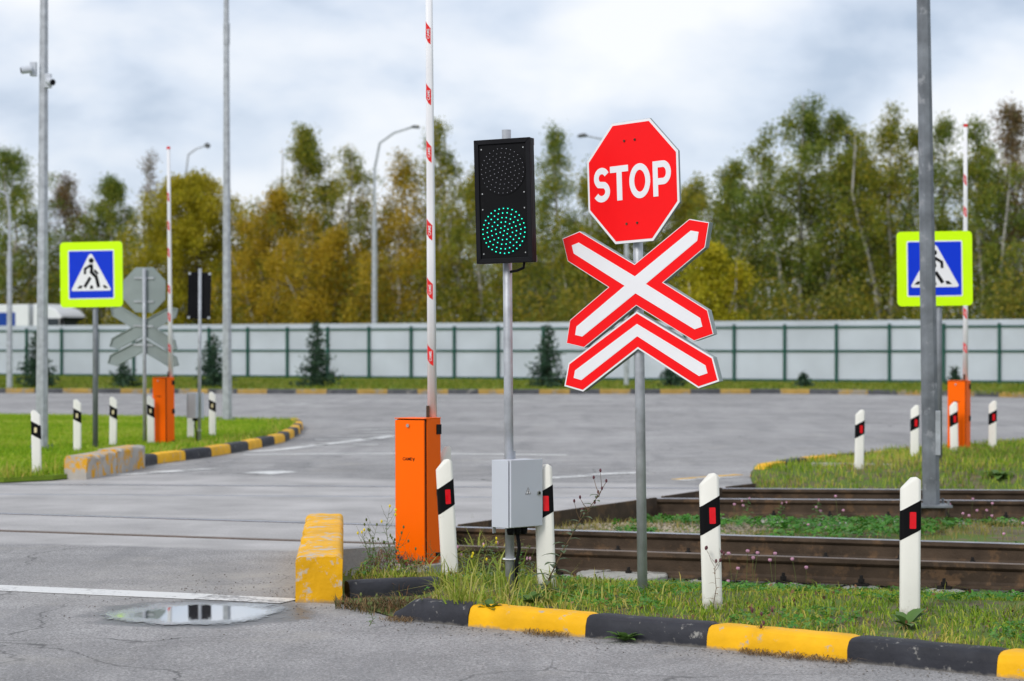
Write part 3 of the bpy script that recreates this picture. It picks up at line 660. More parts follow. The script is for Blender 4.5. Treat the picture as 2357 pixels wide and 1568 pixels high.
# ------------------------------------------------------------------ poles and lamps
def pole(name, label, base, h, r0, r1, top_dx=0, n=8, mat='galv', plate=.0, group=None, collar=None):
    t = empty(name, base); tag(t, label, 'pole', group)
    MB().tube([(0, 0, 0), (top_dx*.5, 0, h*.5), (top_dx, 0, h)], [r0, (r0+r1)/2, r1], n).build('shaft', M[mat], t, smooth=False)
    if plate:
        MB().box((0, 0, .012), (plate, plate, .024)).build('base_plate', M['galv_dark'], t, bevel=.004)
        for sx in (-1, 1):
            for sy in (-1, 1): MB().tube([(sx*plate*.4, sy*plate*.4, .02), (sx*plate*.4, sy*plate*.4, .07)], .013, 6).build('bolt', M['galv_dark'], t)
    return t
# tall pole between the tracks, right
bp_ = Vector((3.97, 20.2, .0))
t = pole('lamp_post', 'tall grey octagonal metal pole on a bolted plate between the tracks', bp_, 9.0, .083, .048, -.14, 8, 'galv_pole', .34)
MB().box((.050, -.058, .70), (.05, .03, .42)).build('service_door', M['galv'], t, bevel=.004)
MB().tube([(0, 0, -.35), (0, 0, -.002)], .14, 14).build('foundation', M['rust'], t)
t = pole('lamp_post', 'tall grey pole on the left grass island carrying two cameras', P(96, 1035, IZ), 9.5, .088, .042, .05, 8, 'galv', .3)
LP = P(96, 1035, IZ)
t = pole('lamp_post', 'tall slim tapering grey pole near the tip of the left island', P(523, 970, IZ), 9.6, .098, .045, -.02, 8, 'galv', .34)
zc = 1.5+(802-60)*P(523, 970, IZ).y/F
MB().tube([(-.012, 0, zc-.36-IZ), (-.012, 0, zc+.05-IZ)], .066, 8).build('collar', M['galv'], t)
def arm_lamp(label, x, ybase, d, ytop, hx_, hy_, r=.12):
    b0 = PD(x, ybase, d); b0.z = min(b0.z, .1); top = PD(x, ytop, d); hd = PD(hx_, hy_, d)
    t = empty('street_lamp', b0); tag(t, label, 'street lamp', 'arm street lamps near the fence')
    q = top-b0; e = hd-b0
    MB().tube([(0, 0, 0), (0, 0, q.z*.72)], [r, r*.8], 8).build('shaft', M['galv'], t)
    MB().tube([(0, 0, q.z*.72), (0, 0, q.z*.92), (e.x*.12, 0, q.z+(e.z-q.z)*.3), (e.x*.45, 0, q.z+(e.z-q.z)*.75), (e.x*.86, 0, e.z)], [r*.5, r*.45, r*.4, r*.35, r*.3], 8).build('arm', M['galv'], t)
    s = 1 if e.x > 0 else -1
    MB().tube([(e.x*.84, 0, e.z-.01), (e.x*.90, 0, e.z+.03), (e.x, 0, e.z), (e.x+s*.10, 0, e.z-.02)], [.08, .17, .16, .06], 8, sy=.45).build('lamp_head', M['lamp_head'], t)
arm_lamp('curved-arm street lamp behind the fence, left of the near boom', 862, 900, 100, 345, 962, 293, .15)
arm_lamp('curved-arm street lamp rising behind the golden round willow', 427, 900, 122, 365, 480, 336, .13)
arm_lamp('street lamp behind the stop sign with its arm reaching left', 1442, 898, 79, 350, 1335, 313, .10)
arm_lamp('thin street lamp at the far left edge by the truck', 22, 900, 73, 455, -30, 432, .105)

# cameras on the left pole
def cctv(label, base, dirx, yaw, tilt, lens_front):
    t = empty('security_camera', base); tag(t, label, 'camera', 'cameras on the left pole')
    MB().box((dirx*.13, -.02, 0), (.09, .08, .20)).build('mount_box', M['box_grey'], t, bevel=.008)
    c = Vector((dirx*.21, -.10, -.02))
    MB().tube([(dirx*.15, -.05, .0), (dirx*.2, -.07, .03), c], .016, 6).build('bracket', M['box_grey'], t)
    dv = Vector((math.cos(yaw), math.sin(yaw), tilt)).normalized()
    MB().tube([c-dv*.075, c+dv*.075], .052, 12).build('housing', M['box_grey'], t, bevel=.008)
    MB().tube([c+dv*.074, c+dv*.082], .040, 12).build('lens', M['black'], t)
zz = lambda y, d: EYE-(y-HZ)*d/F
cctv('grey surveillance camera sticking out on the left of the island pole', (LP.x+.03, LP.y-.06, zz(161, LP.y)), -1, math.radians(200), -.15, False)
cctv('grey surveillance camera with dark lens on the right of the island pole', (LP.x+.03, LP.y-.06, zz(188, LP.y)), .62, math.radians(-55), -.25, True)

# ------------------------------------------------------------------ pedestrian crossing signs
def ped_sign(label, base, zc, size, psi, roll, mirror, off, r=.032):
    t = empty('pedestrian_crossing_sign', base); tag(t, label, 'road sign', 'pedestrian crossing signs')
    z = zc-base[2]; s = size/.9; mx = -1 if mirror else 1
    MB().tube([(0, .05, 0), (0, .05, z+.35)], r*1.2, 10).build('post', M['galv_dark'], t, smooth=True)
    fr = frame((off, 0, z), psi, roll)
    sc = lambda pl: [(u*s*mx, v*s) for u, v in pl]
    MB().poly(fr, rrect(.9*s, .9*s, .055*s), -.02, 0).build('panel', M['lime'], t)
    MB().poly(fr, rrect(.90*s, .90*s, .055*s), -.024, -.0205).build('panel_back', M['sign_back'], t)
    MB().poly(fr, rrect(.665*s, .675*s, .02), .0, .002).build('white_border', M['sign_white'], t)
    MB().poly(fr, rrect(.635*s, .645*s, .015), .002, .004).build('blue_field', M['blue'], t)
    MB().poly(fr, sc([(-.004, .288), (-.03, .27), (-.285, -.205), (-.27, -.225), (.27, -.225), (.285, -.205), (.022, .27)]), .004, .006).build('white_triangle', M['sign_white'], t)
    pic = MB(); k0, k1 = .006, .008
    pic.poly(fr, sc([(.006+.036*math.cos(a), .192+.036*math.sin(a)) for a in np.linspace(0, 2*PI, 14)[:-1]]), k0, k1)
    pic.poly(fr, sc([(-.028, .140), (.026, .145), (.034, .09), (.026, .025), (-.022, .025), (-.010, .08)]), k0, k1)
    pic.strip(fr, sc([(-.008, .125), (-.085, .078), (-.088, .005)]), .033*s, k0, k1)
    pic.strip(fr, sc([(.045, .06), (.10, .005)]), .033*s, k0, k1)
    pic.strip(fr, sc([(.0, .035), (.075, -.035), (.108, -.178)]), .046*s, k0, k1)
    pic.strip(fr, sc([(-.010, -.040), (-.095, -.172)]), .042*s, k0, k1)
    pic.poly(fr, sc([(-.205, -.19), (-.14, -.19), (-.125, -.15), (-.165, -.15)]), k0, k1)
    pic.poly(fr, sc([(-.02, -.198), (.03, -.198), (.022, -.15), (-.01, -.15)]), k0, k1)
    pic.poly(fr, sc([(.165, -.15), (.205, -.15), (.245, -.19), (.19, -.19)]), k0, k1)
    pic.build('walking_figure', M['black_mark'], t)
ped_sign('lime-framed blue pedestrian crossing sign on the left grass island', P(218, 1035, IZ), 2.55, .93, .17, .012, False, -.05)
ped_sign('lime-framed blue pedestrian crossing sign behind the tall pole on the right', P(2163, 1085, .05), 2.44, .88, .08, .012, True, -.06)

# ------------------------------------------------------------------ railway crossing sign assembly
PSI = math.radians(45)
def crossing_sign():
    t = empty('railway_crossing_sign', (0, 0, 0))
    MB().tube([(0, .04, -.1), (0, .04, 2.66)], .0285, 14).build('post', M['galv'], t, smooth=True)
    # stop panel
    fr = frame((-.030, -.02, 2.333), PSI, .022)
    R = .345/math.cos(PI/8); octa = [(R*math.cos(PI/8+k*PI/4), R*math.sin(PI/8+k*PI/4)) for k in range(8)]
    sp = MB().poly(fr, octa, -.012, 0).build('stop_panel', M['sign_back'], t)
    MB().poly(fr, inset(octa, .001), .0, .0015).build('white_border', M['sign_white'], sp)
    MB().poly(fr, inset(octa, .016), .0015, .003).build('red_field', M['sign_red'], sp)
    H = .197; mbl = MB(); x = -H*1.50; w = .185*H; k0, k1 = .003, .0045
    def stroke(path, ww=w, closed=False): mbl.strip(fr, [(x+u*H, (v-.5)*H) for u, v in path], ww, k0, k1, closed)
    arc = lambda cx, cy, rx, ry, a0, a1, m: [(cx+rx*math.cos(math.radians(a0+(a1-a0)*i/m)), cy+ry*math.sin(math.radians(a0+(a1-a0)*i/m))) for i in range(m+1)]
    stroke(arc(.33, .690, .215, .218, 28, 235, 16)+arc(.31, .302, .235, .212, 62, -152, 16)); x += .66*H
    stroke([(.0, .908), (.70, .908)]); mbl.strip(fr, [(x+.35*H, .408*H-w/2+.0002), (x+.35*H, -.5*H)], w*1.08, k0, k1); x += .735*H
    stroke(arc(.40, .5, .305, .408, 0, 360, 36)[:-1], w, True); x += .90*H
    stroke([(.0925, 0), (.0925, 1.0)])
    stroke([(.186, .908), (.38, .908)]+arc(.38, .662, .205, .246, 90, -90, 14)[1:-1]+[(.38, .416), (.186, .416)])
    mbl.build('lettering', M['sign_white'], sp)
    bolts = MB()
    for u in (-.05, .03):
        for v in (.235, -.235): bolts.tube([fr(u, v, .003), fr(u, v, .008)], .007, 8)
    bolts.build('bolts', M['rust'], sp)
    # cross
    fx = frame((-.02, -.015, 1.750), PSI, .034)
    half = [(0, .118), (.415, .338), (.556, .307), (.520, .171), (.209, 0), (.520, -.171), (.556, -.307), (.415, -.338), (0, -.118)]
    X = half+[(-u, v) for u, v in reversed(half[1:-1])]
    cp = MB().poly(fx, X, -.014, 0).build('cross_panel', M['sign_back'], t)
    MB().poly(fx, inset(X, .001), 0, .0012).build('white_border', M['sign_white'], cp)
    MB().poly(fx, inset(X, .005), .0012, .0025).build('red_field', M['sign_red'], cp)
    MB().poly(fx, inset(X, .062), .0025, .004).build('white_cross', M['sign_white'], cp)
    # chevron
    fc = frame((-.012, -.01, 1.490), PSI, .026)
    C = [(0, .111), (.545, -.165), (.585, -.30), (.435, -.335), (0, -.103), (-.435, -.335), (-.585, -.30), (-.545, -.165)]
    hp = MB().poly(fc, C, -.014, 0).build('chevron_panel', M['sign_back'], t)
    MB().poly(fc, inset(C, .001), 0, .0012).build('white_border', M['sign_white'], hp)
    MB().poly(fc, inset(C, .011), .0012, .0025).build('red_field', M['sign_red'], hp)
    MB().poly(fc, inset(C, .064), .0025, .004).build('white_chevron', M['sign_white'], hp)
    # rear stiffeners and clamps
    for f_, p_, zs in ((fr, sp, (.18, -.18)), (fx, cp, (.03,)), (fc, hp, (.0,))):
        for v in zs:
            mb = MB(); mb.strip(f_, [(-.16, v), (.16, v)], .03, -.03, -.0145); mb.build('stiffener', M['galv'], p_)
    for f_, p_, Pn in ((fx, cp, inset(X, .008)), (fc, hp, inset(C, .008))):
        MB().strip(f_, Pn, .012, -.034, -.0142, True).build('rim', M['sign_back'], p_)
    return t
cs = crossing_sign(); tag(cs, 'red stop octagon above a red and white railway cross and chevron', 'road sign', 'railway crossing signs')
cs.location = PT(1480, 1368); cs.rotation_euler = (0, -.013, 0); cs.scale = (1.015, 1.015, 1.015)

# ------------------------------------------------------------------ traffic light
def traffic_light():
    t = empty('traffic_light', (0, 0, 0)); psi = math.radians(21)
    MB().tube([(0, .06, -.1), (0, .06, 2.66)], .027, 14).build('post', M['galv'], t, smooth=True)
    w, h, dp = .345, .71, .06
    fr = frame((-.02, -.03, 2.245), psi, .018)
    hb = MB(); hb.poly(fr, rrect(w, h, .006, 2), -dp, -.012); hs = hb.build('housing', M['black'], t, bevel=.004)
    rim = MB()
    for pl in ([(-w/2, -h/2), (w/2, -h/2), (w/2-.028, -h/2+.028), (-w/2+.028, -h/2+.028)], [(w/2, -h/2), (w/2, h/2), (w/2-.028, h/2-.028), (w/2-.028, -h/2+.028)],
               [(w/2, h/2), (-w/2, h/2), (-w/2+.028, h/2-.028), (w/2-.028, h/2-.028)], [(-w/2, h/2), (-w/2, -h/2), (-w/2+.028, -h/2+.028), (-w/2+.028, h/2-.028)]):
        rim.poly(fr, pl, -.0115, .008)
    rim.build('frame', M['black'], t, bevel=.003)
    MB().poly(fr, rrect(w-.058, h-.058, .004, 2), -.0118, -.002).build('face_plate', M['black_face'], t)
    sc_ = MB()
    for u in (-.128, .128):
        for v in (.30, .045, -.045, -.30): sc_.tube([fr(u, v, -.002), fr(u, v, .002)], .004, 6)
    sc_.build('screws', M['chrome'], t)
    for nm, v0, mt in (('upper_lamp', .172, 'led_off'), ('lower_lamp', -.172, 'led_green')):
        ln = MB().poly(fr, [(.138*math.cos(a), v0+.138*math.sin(a)) for a in np.linspace(0, 2*PI, 49)[:-1]], -.0018, .0015).build(nm, M['black_mark'], t)
        led = MB()
        for ring, cnt in enumerate((1, 6, 12, 18, 24, 30)):
            for k in range(cnt):
                rr =   .0258*ring+random.uniform(-.0012, .0012); a = 2*PI*(k+.3*ring)/max(cnt, 1)
                u, v = rr*math.cos(a), v0+rr*math.sin(a); q = .0037 if nm == 'lower_lamp' else .0021
                led.tube([fr(u, v, .0015), fr(u, v, .006)], [q, q*.7], 6)
        lo = led.build('led_array', M[mt], ln); lo['kind'] = 'stuff'
    MB().tube([fr(.10, -h/2+.002, -.05), fr(.095, -h/2-.03, -.05), fr(.05, -h/2-.045, -.06), (0.01, .05, 2.245-h/2-.05)], .008, 8).build('cable', M['black'], t, smooth=True)
    br = MB()
    for u in (-w/2+.02, w/2-.02):
        for v in (-h/2+.02, h/2-.02): br.poly(fr, [(u-.02, v-.02), (u+.02, v-.02), (u+.02, v+.02), (u-.02, v+.02)], -dp-.006, -dp-.0005)
    br.build('brackets', M['galv'], t)
    # control box
    pb = math.radians(-44); fb = frame((.095, -.055, .57), pb, -.01)
    bw, bh, bd = .255, .385, .15
    MB().poly(fb, [(-bw/2, -bh/2), (bw/2, -bh/2), (bw/2, bh/2), (-bw/2, bh/2)], -bd, -.014).build('control_box', M['box_grey'], t, bevel=.003)
    cb = KIDS_last()
    MB().poly(fb, [(-bw/2+.002, -bh/2+.004), (bw/2, -bh/2+.004), (bw/2, bh/2+.003), (-bw/2+.002, bh/2+.003)], -.006, .008).build('box_door', M['box_grey'], cb, bevel=.003)
    MB().poly(fb, [(-bw/2+.01, -bh/2+.012), (bw/2-.01, -bh/2+.012), (bw/2-.01, bh/2-.012), (-bw/2+.01, bh/2-.012)], -.0139, -.0061).build('seal', M['black'], cb)
    MB().tube([fb(bw/2-.033, .0, .008), fb(bw/2-.033, .0, .016)], .013, 14).build('lock', M['chrome'], cb)
    MB().tube([fb(bw/2-.033, .0, .016), fb(bw/2-.033, .0, .0175)], .007, 10).build('keyhole', M['black_mark'], cb)
    tri = lambda s_: [(0.01, .012+s_), (.01-s_*.9, .012-s_*.62), (.01+s_*.9, .012-s_*.62)]
    MB().poly(fb, tri(.024), .008, .009).build('warning_triangle_border', M['black_mark'], cb)
    MB().poly(fb, tri(.019), .009, .010).build('warning_triangle', M['sign_white'], cb)
    MB().strip(fb, [(.014, .025), (.006, .013), (.014, .011), (.007, -.001)], .0028, .010, .0108).build('warning_bolt', M['black_mark'], cb)
    for k, u in enumerate((-.045, .01, .06)):
        MB().tube([fb(u, -bh/2-.001, -.08), fb(u, -bh/2-.02, -.08), fb(u, -bh/2-.045, -.08)], [.022, .024, .018], 10).build('cable_gland', M['black'], cb, smooth=True)
    MB().poly(fb, [(-bw/2+.005, -bh/2-.035), (-bw/2+.028, -bh/2-.035), (-bw/2+.028, -bh/2-.0005), (-bw/2+.005, -bh/2-.0005)], -bd+.002, -bd+.006).build('mounting_tab', M['galv'], cb)
    MB().poly(fb, [(bw/2-.09, bh/2+.001), (bw/2-.07, bh/2+.001), (bw/2-.07, bh/2+.045), (bw/2-.09, bh/2+.045)], -bd+.002, -bd+.006).build('mounting_tab', M['galv'], cb)
    MB().tube([fb(.01, -bh/2-.04, -.08), (.055, .02, .25), (.038, .045, .16), (.036, .05, -.05)], .011, 8).build('box_cable', M['black'], t, smooth=True)
    MB().tube([(0, .06, .185), (0, .06, .190)], .042, 12).build('cable_tie', M['sign_white'], t)
    return t
def KIDS_last(): return bpy.data.objects[[o.name for o in bpy.data.objects if o.name.startswith('control_box')][-1]]
tl_ = traffic_light(); tag(tl_, 'black two-lamp signal lit green on a galvanised post with grey control box', 'traffic light', 'two-lamp crossing signals')
tl_.location = PT(1174, 1364); tl_.rotation_euler = (0, -.008, 0); tl_.scale = (1.012, 1.012, 1.012)

# ------------------------------------------------------------------ boom barriers
def text_mesh(body, size, fr, k, name, mat, parent, rot90=False, bold=.0):
    c = bpy.data.curves.new('t', 'FONT'); c.body = body; c.size = size; c.align_x = 'CENTER'; c.align_y = 'CENTER'; c.offset = bold; c.resolution_u = 2
    ob = bpy.data.objects.new('t', c); COL.objects.link(ob); bpy.context.view_layer.update()
    me = bpy.data.meshes.new_from_object(ob.evaluated_get(bpy.context.evaluated_depsgraph_get()))
    bpy.data.objects.remove(ob); bpy.data.curves.remove(c)
    for v in me.vertices:
        x, y = v.co.x, v.co.y
        if rot90: x, y = -y, x
        v.co = fr(x, y, k)
    me.name = name; me.materials.clear(); me.materials.append(mat)
    o = bpy.data.objects.new(name, me); COL.objects.link(o); o.parent = parent
    return o
def barrier():
    t = empty('boom_barrier', (0, 0, 0)); th = math.radians(31.6); w1, w2, h = .248, .206, 1.02
    fd = frame((0, 0, 0), th)                               # door plane, u right, n out; nearest corner is at u = +w1/2
    c = lambda u, k: fd(u, 0, k)
    z0 = .02
    def slabf(name, u0, u1, n0, n1, v0, v1, mat, parent, bev=.004):
        return MB().poly(fd, [(u0, v0), (u1, v0), (u1, v1), (u0, v1)], n0, n1).build(name, M[mat], parent, bevel=bev)
    body = slabf('cabinet_body', -w1/2+.002, w1/2, -w2/2, w2/2-.034, z0, h-.004, 'orange', t)
    slabf('plinth', -w1/2-.03, w1/2+.03, -w2/2-.03, w2/2+.03, -.16, .0, 'concrete', t, .01)
    for u in (-.1, -.03, .04, .1): slabf('foot_plate', u-.012, u+.012, -w2/2+.01, w2/2-.01, .0005, .0195, 'orange', t, 0)
    door = slabf('door', -w1/2, w1/2-.004, w2/2-.0155, w2/2, z0+.004, h-.012, 'orange', t)
    slabf('door_gap', -w1/2+.006, w1/2-.005, w2/2-.0338, w2/2-.0157, z0+.004, h-.008, 'black_mark', t, 0)
    MB().poly(fd, [(-w1/2-.003, h-.0035), (w1/2+.002, h-.0035), (w1/2+.002, h+.003), (-w1/2-.003, h+.003)], -w2/2-.002, w2/2+.003).build('lid', M['orange'], t, bevel=.002)
    MB().tube([fd(-.01, h-.05, w2/2), fd(-.01, h-.05, w2/2+.012)], .012, 14).build('lock', M['chrome'], door)
    fl = lambda u, v, k=0: fd(u-.02, v+.735, k+w2/2)
    text_mesh('CAME', .030, fl, .0009, 'lettering', M['black_mark'], door, bold=.0006)
    MB().strip(fl, [(.046, .009), (.053, -.010), (.060, .009)], .005, .0002, .0011).build('logo_mark', M['black_mark'], door)
    for v0, v1 in ((.905, .975), (.475, .545)):
        slabf('hinge_cover', w1/2-.001, w1/2+.006, -w2/2-.004, -w2/2+.055, v0, v1, 'black', t, .003)
    slabf('latch', w1/2-.001, w1/2+.012, -w2/2+.0, -w2/2+.07, .05, .075, 'black', t, .002)
    # boom, raised
    bc = Vector((.10, .07, 0)); zt_ = 4.45
    sec = [(u, v) for u, v in rrect(.066, .08, .022, 4)]; k = len(sec); mb = MB(); zs = [.985, 2.2, 3.5, zt_]
    for z in zs:
        s = 1-.30*(z-.98)/(zt_-.98); mb.v += [(bc.x-.004*(z-1)+u*s, bc.y+v*s, z) for u, v in sec]
    for i in range(len(zs)-1): mb.f += [(i*k+j, i*k+(j+1) % k, (i+1)*k+(j+1) % k, (i+1)*k+j) for j in range(k)]
    mb.f += [tuple(reversed(range(k))), tuple((len(zs)-1)*k+j for j in range(k))]
    bo = mb.build('boom', M['boom_white'], t, smooth=True)
    MB().box((bc.x-.004*3.45, bc.y, zt_+.02), (.048, .058, .04)).build('boom_tip', M['sticker_red'], bo, bevel=.004)
    sp_ = 328.0
    for (ya, yb, yc) in ((45, 82, 97), (188, 225, 238), (320, 355, 371), (502, 537, 551), (638, 672, 688), (793, 828, 841)):
        za, zb = 1.5+(802-ya)/sp_+.01, 1.5+(802-yc)/sp_+.01; zm = (za+zb)/2; s = 1-.30*(zm-.98)/(zt_-.98)
        xc = bc.x-.004*(zm-1); fs = frame((xc, bc.y-.04*s, zm), 0)
        hw = .033*s; hh = (za-zb)/2*1.08
        # wraps from the side onto the front
        def surf(u):
            q = abs(u)/s; e = max(0, q-.011); return (.022-math.sqrt(max(0, .022**2-min(e, .022)**2)))*s-.0016
        us = [-.0328*s, -.030*s, -.024*s, -.012*s, .012*s]; dep = [(-.0345*s, .045*s)]+[(u*1.03, surf(u)) for u in us[1:]]
        top = [hh*.98, hh*.92, hh*.80, hh*.62, hh*.35]; bot = [-hh*.35, -hh*.45, -hh*.55, -hh*.8, -hh]
        vs = [Vector((xc+u, bc.y-.04*s+d_, zm+z_)) for (u, d_), z_ in zip(dep, top)]+[Vector((xc+u, bc.y-.04*s+d_, zm+z_)) for (u, d_), z_ in zip(dep, bot)]
        MB().add(vs, [(i, i+1, 6+i, 5+i) for i in range(4)]).build('boom_sticker', M['sticker_red'], bo)
        ft = lambda u, v, k=0, xc=xc, zm=zm, s=s, hh=hh: Vector((xc-.008*s+u, bc.y-.04*s-.0034, zm-.02*0+v-.01))
        text_mesh('CAME', .027, ft, 0, 'sticker_lettering', M['sign_white'], bo, rot90=True, bold=.0002)
    MB().box((bc.x-.030, bc.y-.055, 1.045), (.022, .02, .12)).build('counter_bracket', M['rust'], t)
    return t
bar = barrier(); tag(bar, 'orange boom barrier cabinet with its white boom raised, beside the yellow block', 'barrier', 'orange boom barriers')
bar.location = P(963, 1296, -.01); bar.location.y += 0; bar.rotation_euler = (0, -.004, 0)

# ------------------------------------------------------------------ delineator posts
def delineator():
    t = empty('delineator_post', (0, 0, 0)); sec = rrect(.108, .052, .020, 4); k = len(sec)
    def topz(u): return .735-.055*sm((-u+.010)/.055)-.012*sm((u-.030)/.024)
    mb = MB(); V = [(u, v, -.08) for u, v in sec]+[(u, v, topz(u)-.008) for u, v in sec]+[(u*.9, v*.8, topz(u)) for u, v in sec]
    Fs = [(i, (i+1) % k, k+(i+1) % k, k+i) for i in range(k)]+[(k+i, k+(i+1) % k, 2*k+(i+1) % k, 2*k+i) for i in range(k)]
    V.append((0, 0, topz(0)+.002)); Fs += [(2*k+i, 2*k+(i+1) % k, 3*k) for i in range(k)]
    mb.add(V, Fs); b_ = mb.build('body', M['post_white'], t); smooth_angle(b_, 45)
    sl = .55; s2 = 1.035; mb = MB()
    V = [(u*s2, v*s2*1.02, .43+sl*u) for u, v in sec]+[(u*s2, v*s2*1.02, .585+sl*u) for u, v in sec]
    V += [(u*.98, v*.98, .43+sl*u) for u, v in sec]+[(u*.98, v*.98, .585+sl*u) for u, v in sec]
    Fs = [(i, (i+1) % k, k+(i+1) % k, k+i) for i in range(k)]+[(k+i, k+(i+1) % k, 3*k+(i+1) % k, 3*k+i) for i in range(k)]+[(2*k+i, 2*k+(i+1) % k, (i+1) % k, i) for i in range(k)]
    bd = mb.add(V, Fs).build('black_band', M['black_mark'], t); smooth_angle(bd, 45)
    MB().poly(frame((.010, -.0265, .507), 0), rrect(.034, .088, .004, 2), 0, .004).build('red_reflector', M['reflector_red'], bd)
    MB().poly(frame((.0, .0265, .507), PI), rrect(.030, .060, .008, 3), 0, .004).build('pale_reflector', M['reflector_pale'], bd)
    return t
de0 = delineator()
index_children()
near_d = [(1040, 1330, .05, -.055, 'white post leaning against the front of the near orange cabinet', 0.2),
          (1026, 1292, -.03, -.01, 'white post mostly hidden behind the near orange cabinet', .9),
          (1259, 1358, .09, -.035, 'white post partly hidden behind the grey control box', .05),
          (1640, 1402, .09, -.028, 'white post with red reflector just right of the stop sign pole', .05),
          (2094, 1418, .09, .006, 'nearest white post with red reflector in front of the tall pole', -.05),
          (1977, 1088, .05, .02, 'white post farthest left in the right verge beyond the tracks', .12),
          (2105, 1066, .05, .008, 'white post just left of the tall pole beyond the tracks', .0),
          (2197, 1052, .05, -.02, 'white post in front of the right orange cabinet', .0),
          (2284, 1046, .05, .01, 'white post right of the right orange cabinet', .0),
          (85, 1092, IZ, .02, 'white post nearest on the left island, left of the tall kerb', PI),
          (178, 1041, IZ, 0, 'white post between the camera pole and the left crossing sign pole', PI),
          (260, 1029, IZ, -.012, 'white post just right of the left pedestrian sign pole', PI),
          (348, 1024, IZ, .012, 'white post in front of the left orange cabinet', PI),
          (439, 1011, IZ, 0, 'white post under the small grey box on the left island', PI),
          (489, 1006, IZ, 0, 'rightmost white post on the left island', PI)]
for i, (x, y, z, ln, lab, yaw) in enumerate(near_d):
    o = de0 if i == 0 else copy_tree(de0)
    o.location = P(x, y, z); o.rotation_euler = (0, ln, yaw)
    if i < 5: o.location = PT(x, y)
    tag(o, lab, 'post', 'white roadside delineator posts')
    o.scale = (1, 1, 1)
    if 'leaning against' in lab: o.location = (-.398, 13.75, zt(-.398, 13.75)); o.scale = (1, 1, 1.06)
    if 'mostly hidden' in lab: o.location = (-.475, 15.22, zt(-.475, 15.22)); o.scale = (1, 1, 1.30)
# copies of sign, signal and barrier on the far side
c = copy_tree(cs); c.scale = (1, 1, 1); c.location = P(331, 1019, IZ); c.rotation_euler = (0, .004, PI+.55); tag(c, 'grey back of a stop octagon and railway cross on the left island', 'road sign', 'railway crossing signs')
c = copy_tree(tl_); c.scale = (1, 1, 1); c.location = P(456, 1019, IZ); c.rotation_euler = (0, -.005, PI+.42); tag(c, 'black back of a two-lamp signal on the left island', 'traffic light', 'two-lamp crossing signals')
c = copy_tree(bar); c.location = P(377, 1025, .045); c.rotation_euler = (0, -.006, 0); tag(c, 'orange boom barrier with raised boom on the left grass island', 'barrier', 'orange boom barriers')
c = copy_tree(bar); c.location = P(2207, 1050, .045); c.rotation_euler = (0, .004, 0); tag(c, 'orange boom barrier with raised boom beyond the tracks at the right', 'barrier', 'orange boom barriers')

# manhole ring in the grass
mb = MB(); mc = PT(1432, 1340)
t = empty('manhole', (mc.x, mc.y, zt(mc.x, mc.y))); tag(t, 'grey concrete manhole ring in the grass behind the stop sign pole', 'manhole')
ring = [(0.31, -.15), (.335, -.03), (.335, .055), (.325, .066), (.20, .070), (.195, .064)]
V = []; k = 40
for r_, z_ in ring: V += [(r_*math.cos(2*PI*i/k)*(1+.008*math.sin(5*i)), r_*math.sin(2*PI*i/k), z_+.003*math.sin(3*i)) for i in range(k)]
mb.add(V, [(j*k+i, j*k+(i+1) % k, (j+1)*k+(i+1) % k, (j+1)*k+i) for j in range(len(ring)-1) for i in range(k)]).build('ring', M['concrete'], t)
MB().tube([(0, 0, .02), (0, 0, .062)], .193, 30).build('cover', M['concrete'], t, bevel=.006)

# ------------------------------------------------------------------ truck behind the fence
def truck():
    base = Vector((-26.5, 121.0, .0)); t = empty('truck', base, (0, 0, math.radians(-24))); tag(t, 'white lorry with a blue panelled trailer behind the fence at far left', 'truck')
    tr = MB().box((-6.9, 0, 2.55), (13.4, 2.5, 2.85)).build('trailer', M['truck_white'], t, bevel=.05)
    MB().box((-7.1, -1.262, 2.45), (12.0, .02, 2.15)).build('blue_panel', M['truck_blue'], tr)
    fw = frame((-3.0, -1.273, 1.9), 0); sc_ = MB(); rng = random.Random(4)
    for k in range(26):
        x0 = -1.9+k*.15; hgt = .35+.55*abs(math.sin(k*.9))*rng.random()
        sc_.strip(fw, [(x0, -.3), (x0+.05, -.3+hgt*.6), (x0+.12, -.3+hgt), (x0+.17, -.3+hgt*.5)], .045, 0, .005)
    sc_.build('white_drawing', M['truck_white'], tr)
    cab = MB().add([(.05, -1.22, .9), (2.05, -1.22, .9), (2.2, -1.22, 2.3), (1.98, -1.22, 3.30), (1.55, -1.15, 3.70), (.5, -1.15, 4.0), (.05, -1.15, 4.0),
                    (.05, 1.22, .9), (2.05, 1.22, .9), (2.2, 1.22, 2.3), (1.98, 1.22, 3.30), (1.55, 1.15, 3.70), (.5, 1.15, 4.0), (.05, 1.15, 4.0)],
                   [(0,1,2,3,4,5,6), tuple(range(13, 6, -1))]+[(i, 7+i, 7+(i+1) % 7, (i+1) % 7) for i in range(7)]).build('cab', M['truck_white'], t, bevel=.06)
    MB().add([(2.235, -1.12, 2.32), (2.235, 1.12, 2.32), (2.035, 1.12, 3.24), (2.035, -1.12, 3.24)], [(0, 1, 2, 3)]).build('windscreen', M['glass'], cab)
    MB().box((1.40, -1.235, 2.80), (.90, .05, .75)).build('side_window', M['glass'], cab)
    MB().box((2.15, -1.40, 2.85), (.12, .2, .7)).build('mirror', M['black'], cab, bevel=.03)
    MB().add([(2.02, -1.15, 3.29), (2.02, 1.15, 3.29), (2.30, 1.1, 3.22), (2.30, -1.1, 3.22)], [(0, 1, 2, 3)]).build('sun_visor', M['glass'], cab)
    for x in (1.2, -2.2, -10.5, -11.8):
        for y in (-1.0, 1.0):
            MB().tube([(x, y-.14, .5), (x, y+.14, .5)], .5, 18).build('wheel', M['rubber'], t)
    MB().box((-5, 0, .95), (13, .9, .25)).build('chassis', M['black'], t)
truck()
